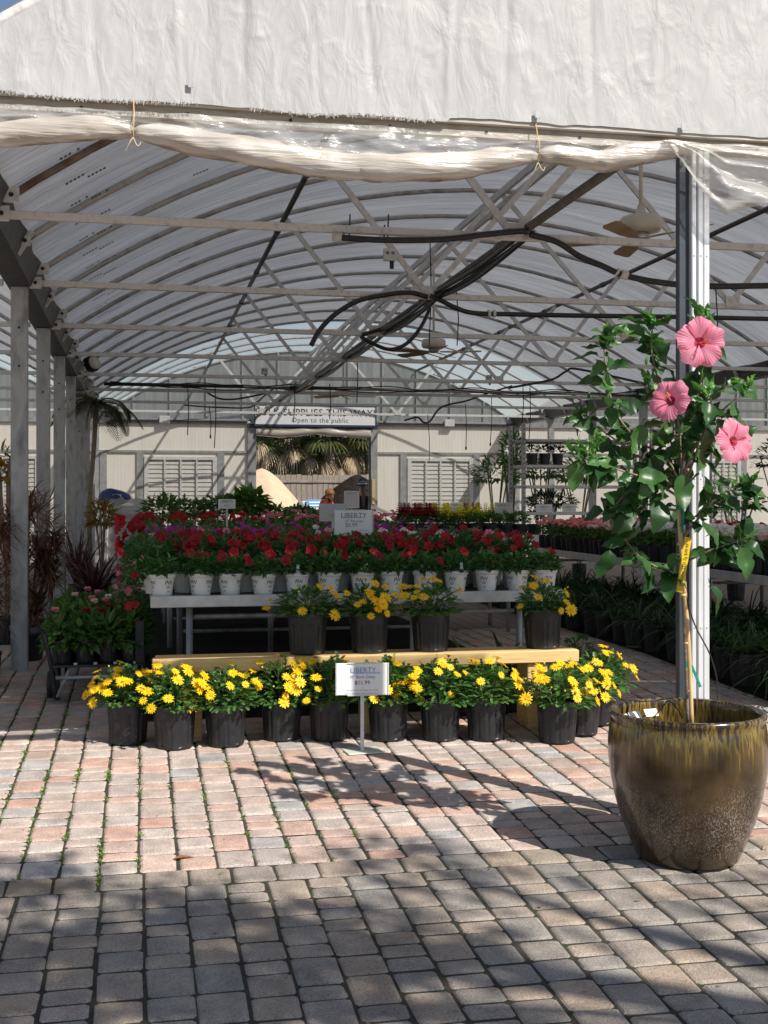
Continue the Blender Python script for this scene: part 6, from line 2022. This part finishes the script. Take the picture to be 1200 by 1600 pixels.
mb = MB(); mb.bbox((fx0, FY - .04, ft - .28), (fx1, FY - .002, ft - .2), .004); mb.bbox((fx0, FY - .04, .5), (fx1, FY - .002, .58), .004); mb.build('rail', M['fence'], e, world=True)

def fan_leaf(mb, c, d, Rr, r, mi, droop):
    d = Vector(d).normalized(); s = d.cross(Vector((0, 0, 1)))
    if s.length < 1e-3: s = Vector((1, 0, 0))
    s.normalize()
    for k in range(17):
        a = (k / 16 - .5) * R(200)
        dd = d * math.cos(a) + s * math.sin(a)
        mb.strap(c, dd, Rr * r.uniform(.8, 1.05) * (1 - .25 * abs(k / 8 - 1)), .075, droop, mi, 4)
def fan_palm(px, Y, zc_, label, seed):
    r = random.Random(seed)
    x = X_at(px, Y)
    e = empty('fan_palm', (x, Y, ground_z(Y)), label, 'palm', 'fan palms behind the fence')
    mb = MB(); mb.tube([(0, 0, 0), (.1, 0, zc_ * .5), (0, 0, zc_)], [.22, .17, .16], 10); mb.build('trunk', M['bark'], e, True)
    mb = MB(); pet = MB()
    for k in range(34):
        a = k * 2.4; el = r.uniform(-.75, 1.1)
        d = Vector((math.cos(a), math.sin(a), el)).normalized()
        st = Vector((0, 0, zc_)) ; c = st + d * r.uniform(.9, 1.4) + Vector((0, 0, -.15))
        pet.tube([st, (st + c) / 2 + Vector((0, 0, .1)), c], .02, 4)
        dead = el < .0
        fan_leaf(mb, c, d + Vector((0, 0, -.35 - (.9 if dead else 0))), r.uniform(.8, 1.1), r, 1 if dead and r.random() < .8 else 0, 1.1 if not dead else 2.2)
    mb.build('crown', [M['palm'], M['palm_dead']], e); pet.build('petioles', M['palm'], e, True)
for q, (px, Y, z, lab) in enumerate(((450, 42.5, 3.5, 'fan palm above the sand pile'), (515, 41.5, 3.35, 'fan palm with pale dead fronds over the middle of the fence'), (575, 42.0, 3.4, 'fan palm at the right of the rear doorway'), (400, 43.5, 3.4, 'fan palm half hidden by the left door jamb'))):
    fan_palm(px, Y, z, lab, 900 + q)

def leafy_tree(loc, label, seed, trunk_h, centers, nl, L, group, m='tree', name='tree', trunk_r=.16, limb=True):
    r = random.Random(seed)
    e = empty(name, loc, label, 'tree', group)
    tk = MB(); cm = Vector((0, 0, 0))
    for c in centers: cm += Vector(c[:3])
    cm /= len(centers)
    base = Vector((0, 0, trunk_h))
    tk.tube(smooth_path([(0, 0, -.1), (.05, .03, trunk_h * .5), base], 5), [trunk_r * (1 - .04 * i) for i in range(11)], 10)
    if limb:
        for c in centers:
            cc = Vector(c[:3])
            tk.tube(smooth_path([base - Vector((0, 0, .2)), base.lerp(cc, .5) + Vector((r.uniform(-.2, .2), r.uniform(-.2, .2), .15)), cc], 5), [trunk_r * .5 * (1 - .075 * i) for i in range(11)], 6)
    tk.build('trunk', M['bark'], e, True)
    mb = MB()
    for c in centers:
        cc = Vector(c[:3]); rad = c[3]; nn = int(nl * (c[4] if len(c) > 4 else 1))
        for k in range(nn):
            d = rdir(r); q = r.uniform(.2, 1) ** .5
            p = cc + Vector((d.x, d.y, d.z * .75)) * rad * q * (1 + .35 * noise.noise(d * 2 + cc))
            mb.blade(p, rdir(r), rdir(r), L * r.uniform(.6, 1.2), L * .5, .2, .3)
    mb.build('crown', M[m], e)
    return e
for q, (px, Y) in enumerate(((370, 47), (440, 48), (510, 47.5), (580, 48), (650, 47))):
    x = X_at(px, Y); r = random.Random(950 + q)
    leafy_tree((x, Y, ground_z(Y)), 'dense dark tree behind the palms, %s from left in the rear doorway' % ordn[q], 950 + q, 1.5, [(r.uniform(-1, 1), r.uniform(-.5, .5), z, 1.6) for z in (1.6, 2.8, 4.0, 5.2)], 800, .28, 'dense trees behind the yard')

# ------------------------------------------------------------------ two people at the rear doorway
def person(loc, rz, label, joints, edges, radii, colours, name='person'):
    """one skinned body; colours: function(point) -> material index"""
    e = empty(name, loc, label, 'person', None, rz)
    me = bpy.data.meshes.new('body'); names = list(joints)
    me.from_pydata([joints[k] for k in names], [(names.index(a), names.index(b2)) for a, b2 in edges], [])
    ob = bpy.data.objects.new('body', me); col.objects.link(ob)
    sk = ob.modifiers.new('skin', 'SKIN'); sk.use_smooth_shade = True
    for i, k in enumerate(names):
        sv = me.skin_vertices[0].data[i]; sv.radius = radii[k]; sv.use_root = (k == 'pelvis')
    sb = ob.modifiers.new('sub', 'SUBSURF'); sb.levels = 2
    dg = bpy.context.evaluated_depsgraph_get()
    m2 = bpy.data.meshes.new_from_object(ob.evaluated_get(dg))
    bpy.data.objects.remove(ob)
    m2.materials.clear()
    mats, fn = colours
    for m in mats: m2.materials.append(m)
    for p in m2.polygons: p.material_index = fn(p.center); p.use_smooth = True
    o = link('body', m2, e)
    return e
J = {'pelvis': (0, 0, .95), 'waist': (0, 0, 1.1), 'chest': (0, .01, 1.32), 'neck': (0, 0, 1.46), 'headb': (0, -.01, 1.56), 'head': (0, -.015, 1.68),
     'hl': (-.1, 0, .90), 'kl': (-.11, -.02, .5), 'al': (-.11, .02, .09), 'tl': (-.12, -.14, .04), 'hr': (.1, 0, .90), 'kr': (.11, -.03, .5), 'ar': (.11, .01, .09), 'tr': (.12, -.15, .04),
     'sl': (-.17, .01, 1.40), 'el': (-.24, .02, 1.13), 'wl': (-.22, -.06, .9), 'fl': (-.21, -.09, .8), 'sr': (.17, .01, 1.40), 'er': (.24, .02, 1.13), 'wr': (.22, -.08, .9), 'fr': (.21, -.1, .8)}
E = [('pelvis', 'waist'), ('waist', 'chest'), ('chest', 'neck'), ('neck', 'headb'), ('headb', 'head'), ('pelvis', 'hl'), ('hl', 'kl'), ('kl', 'al'), ('al', 'tl'), ('pelvis', 'hr'), ('hr', 'kr'), ('kr', 'ar'), ('ar', 'tr'),
     ('chest', 'sl'), ('sl', 'el'), ('el', 'wl'), ('wl', 'fl'), ('chest', 'sr'), ('sr', 'er'), ('er', 'wr'), ('wr', 'fr')]
RD = {'pelvis': (.15, .11), 'waist': (.14, .10), 'chest': (.17, .11), 'neck': (.055, .055), 'headb': (.075, .085), 'head': (.08, .095), 'hl': (.1, .1), 'kl': (.065, .065), 'al': (.045, .045), 'tl': (.04, .03), 'hr': (.1, .1), 'kr': (.065, .065), 'ar': (.045, .045), 'tr': (.04, .03),
      'sl': (.065, .065), 'el': (.045, .045), 'wl': (.032, .032), 'fl': (.03, .02), 'sr': (.065, .065), 'er': (.045, .045), 'wr': (.032, .032), 'fr': (.03, .02)}
M['shirt_navy'] = mat('navy_shirt', (.012, .016, .035), rough=.8)
M['trousers'] = mat('dark_trousers', (.02, .02, .025), rough=.85)
M['shirt_coral'] = mat('coral_shirt', (.75, .10, .08), rough=.8)
M['trousers_maroon'] = mat('maroon_trousers', (.13, .01, .025), rough=.85)
M['hair_brown'] = mat('brown_hair', (.13, .065, .04), (.2, .1, .06), 30, .6, stretch=(4, 4, .5))
M['hair_red'] = mat('red_hair', (.32, .12, .05), (.42, .2, .09), 30, .6, stretch=(4, 4, .5))
M['hat'] = mat('grey_hat', (.05, .05, .06), (.09, .09, .1), 9, .8)
def col_navy(p):
    if p.z > 1.45 or p.z < .03: return 0
    if abs(p.x) > .15 and p.z < .88: return 0
    return 1 if p.z > .92 else 2
PYW = 29.6
e = person((X_at(566, PYW), PYW, .2), R(170), 'person in a dark hat and navy shirt seen from behind at the doorway', J, E, RD, ([M['skin'], M['shirt_navy'], M['trousers']], col_navy))
mb = MB(); mb.lathe([(0, .155), (.07, .15), (.10, .12), (.112, .03), (.12, .005), (.19, -.015), (.2, -.02), (.19, -.024), (.11, -.005), (0, .0)], 24); mb.lathe([(.114, .035), (.118, .02), (.121, .006)], 24, 1)
mb.build('hat', [M['hat'], M['concrete']], e, True, loc=(0, 0, 1.73))
mb = MB(); mb.tube(smooth_path([(0, .06, 1.70), (-.02, .12, 1.55), (-.03, .125, 1.35), (-.03, .12, 1.15)], 5), [.06, .062, .062, .06, .055, .055, .05, .05, .048, .045, .045, .04, .035, .03, .02, .01], 10); mb.build('hair', M['hair_brown'], e, True)
J2 = dict(J)
for k in ('neck', 'headb', 'head'): J2[k] = (J[k][0] - .03, J[k][1] - .18, J[k][2] - .13)
J2['chest'] = (0, -.09, 1.30); J2['sl'] = (-.18, -.09, 1.36); J2['sr'] = (.18, -.1, 1.36); J2['el'] = (-.25, -.22, 1.15); J2['wl'] = (-.2, -.42, 1.05); J2['fl'] = (-.18, -.5, 1.03); J2['er'] = (.25, -.22, 1.15); J2['wr'] = (.2, -.40, 1.06); J2['fr'] = (.18, -.48, 1.05)
def col_coral(p):
    if p.z > 1.40 and abs(p.x) < .11: return 0
    if p.y < -.3 and p.z > .9: return 0
    return 1 if p.z > .95 else 2
e = person((X_at(504, 26.5), 26.5, ground_z(26.5) + .0), R(60), 'red haired person in a coral shirt bending by the rear beds', J2, E, RD, ([M['skin'], M['shirt_coral'], M['trousers_maroon']], col_coral))
mb = MB()
def hair(u, v):
    a = u * 2 * math.pi; b2 = v * math.pi * .62
    k = 1 + .12 * noise.noise((math.cos(a) * 3, math.sin(a) * 3, b2 * 3))
    return (math.sin(b2) * math.cos(a) * .095 * k - .03, math.sin(b2) * math.sin(a) * .11 * k - .18, 1.54 + math.cos(b2) * .105 * k)
mb.grid(24, 12, hair); mb.build('hair', M['hair_red'], e, True)

# ------------------------------------------------------------------ shade tree behind the camera (its shadow dapples the paving)
leafy_tree((6.4, -1.6, ground_z(-1.6)), 'shade tree behind the viewer casting dappled shadow on the paving', 61, 5.2,
           [(-1.9, .5, 6.6, .6, .75), (-1.2, .05, 7.2, .6, .32), (-.6, .45, 7.5, .45, .15), (.3, .2, 7.3, .4, .07), (1.0, .3, 7.2, .4, .04), (-.95, 1.0, 7.1, .35, .09),
            (-2.5, .4, 6.4, .6, 1.1), (-.6, -.6, 7.7, .5, .15), (-2.3, 1.2, 6.5, .3, .16), (-3.1, 1.75, 6.3, .32, .3), (-3.4, .6, 6.2, .5, 1.0), (-2.9, .95, 6.3, .4, .4)], 520, .155, None, 'tree', 'shade_tree')
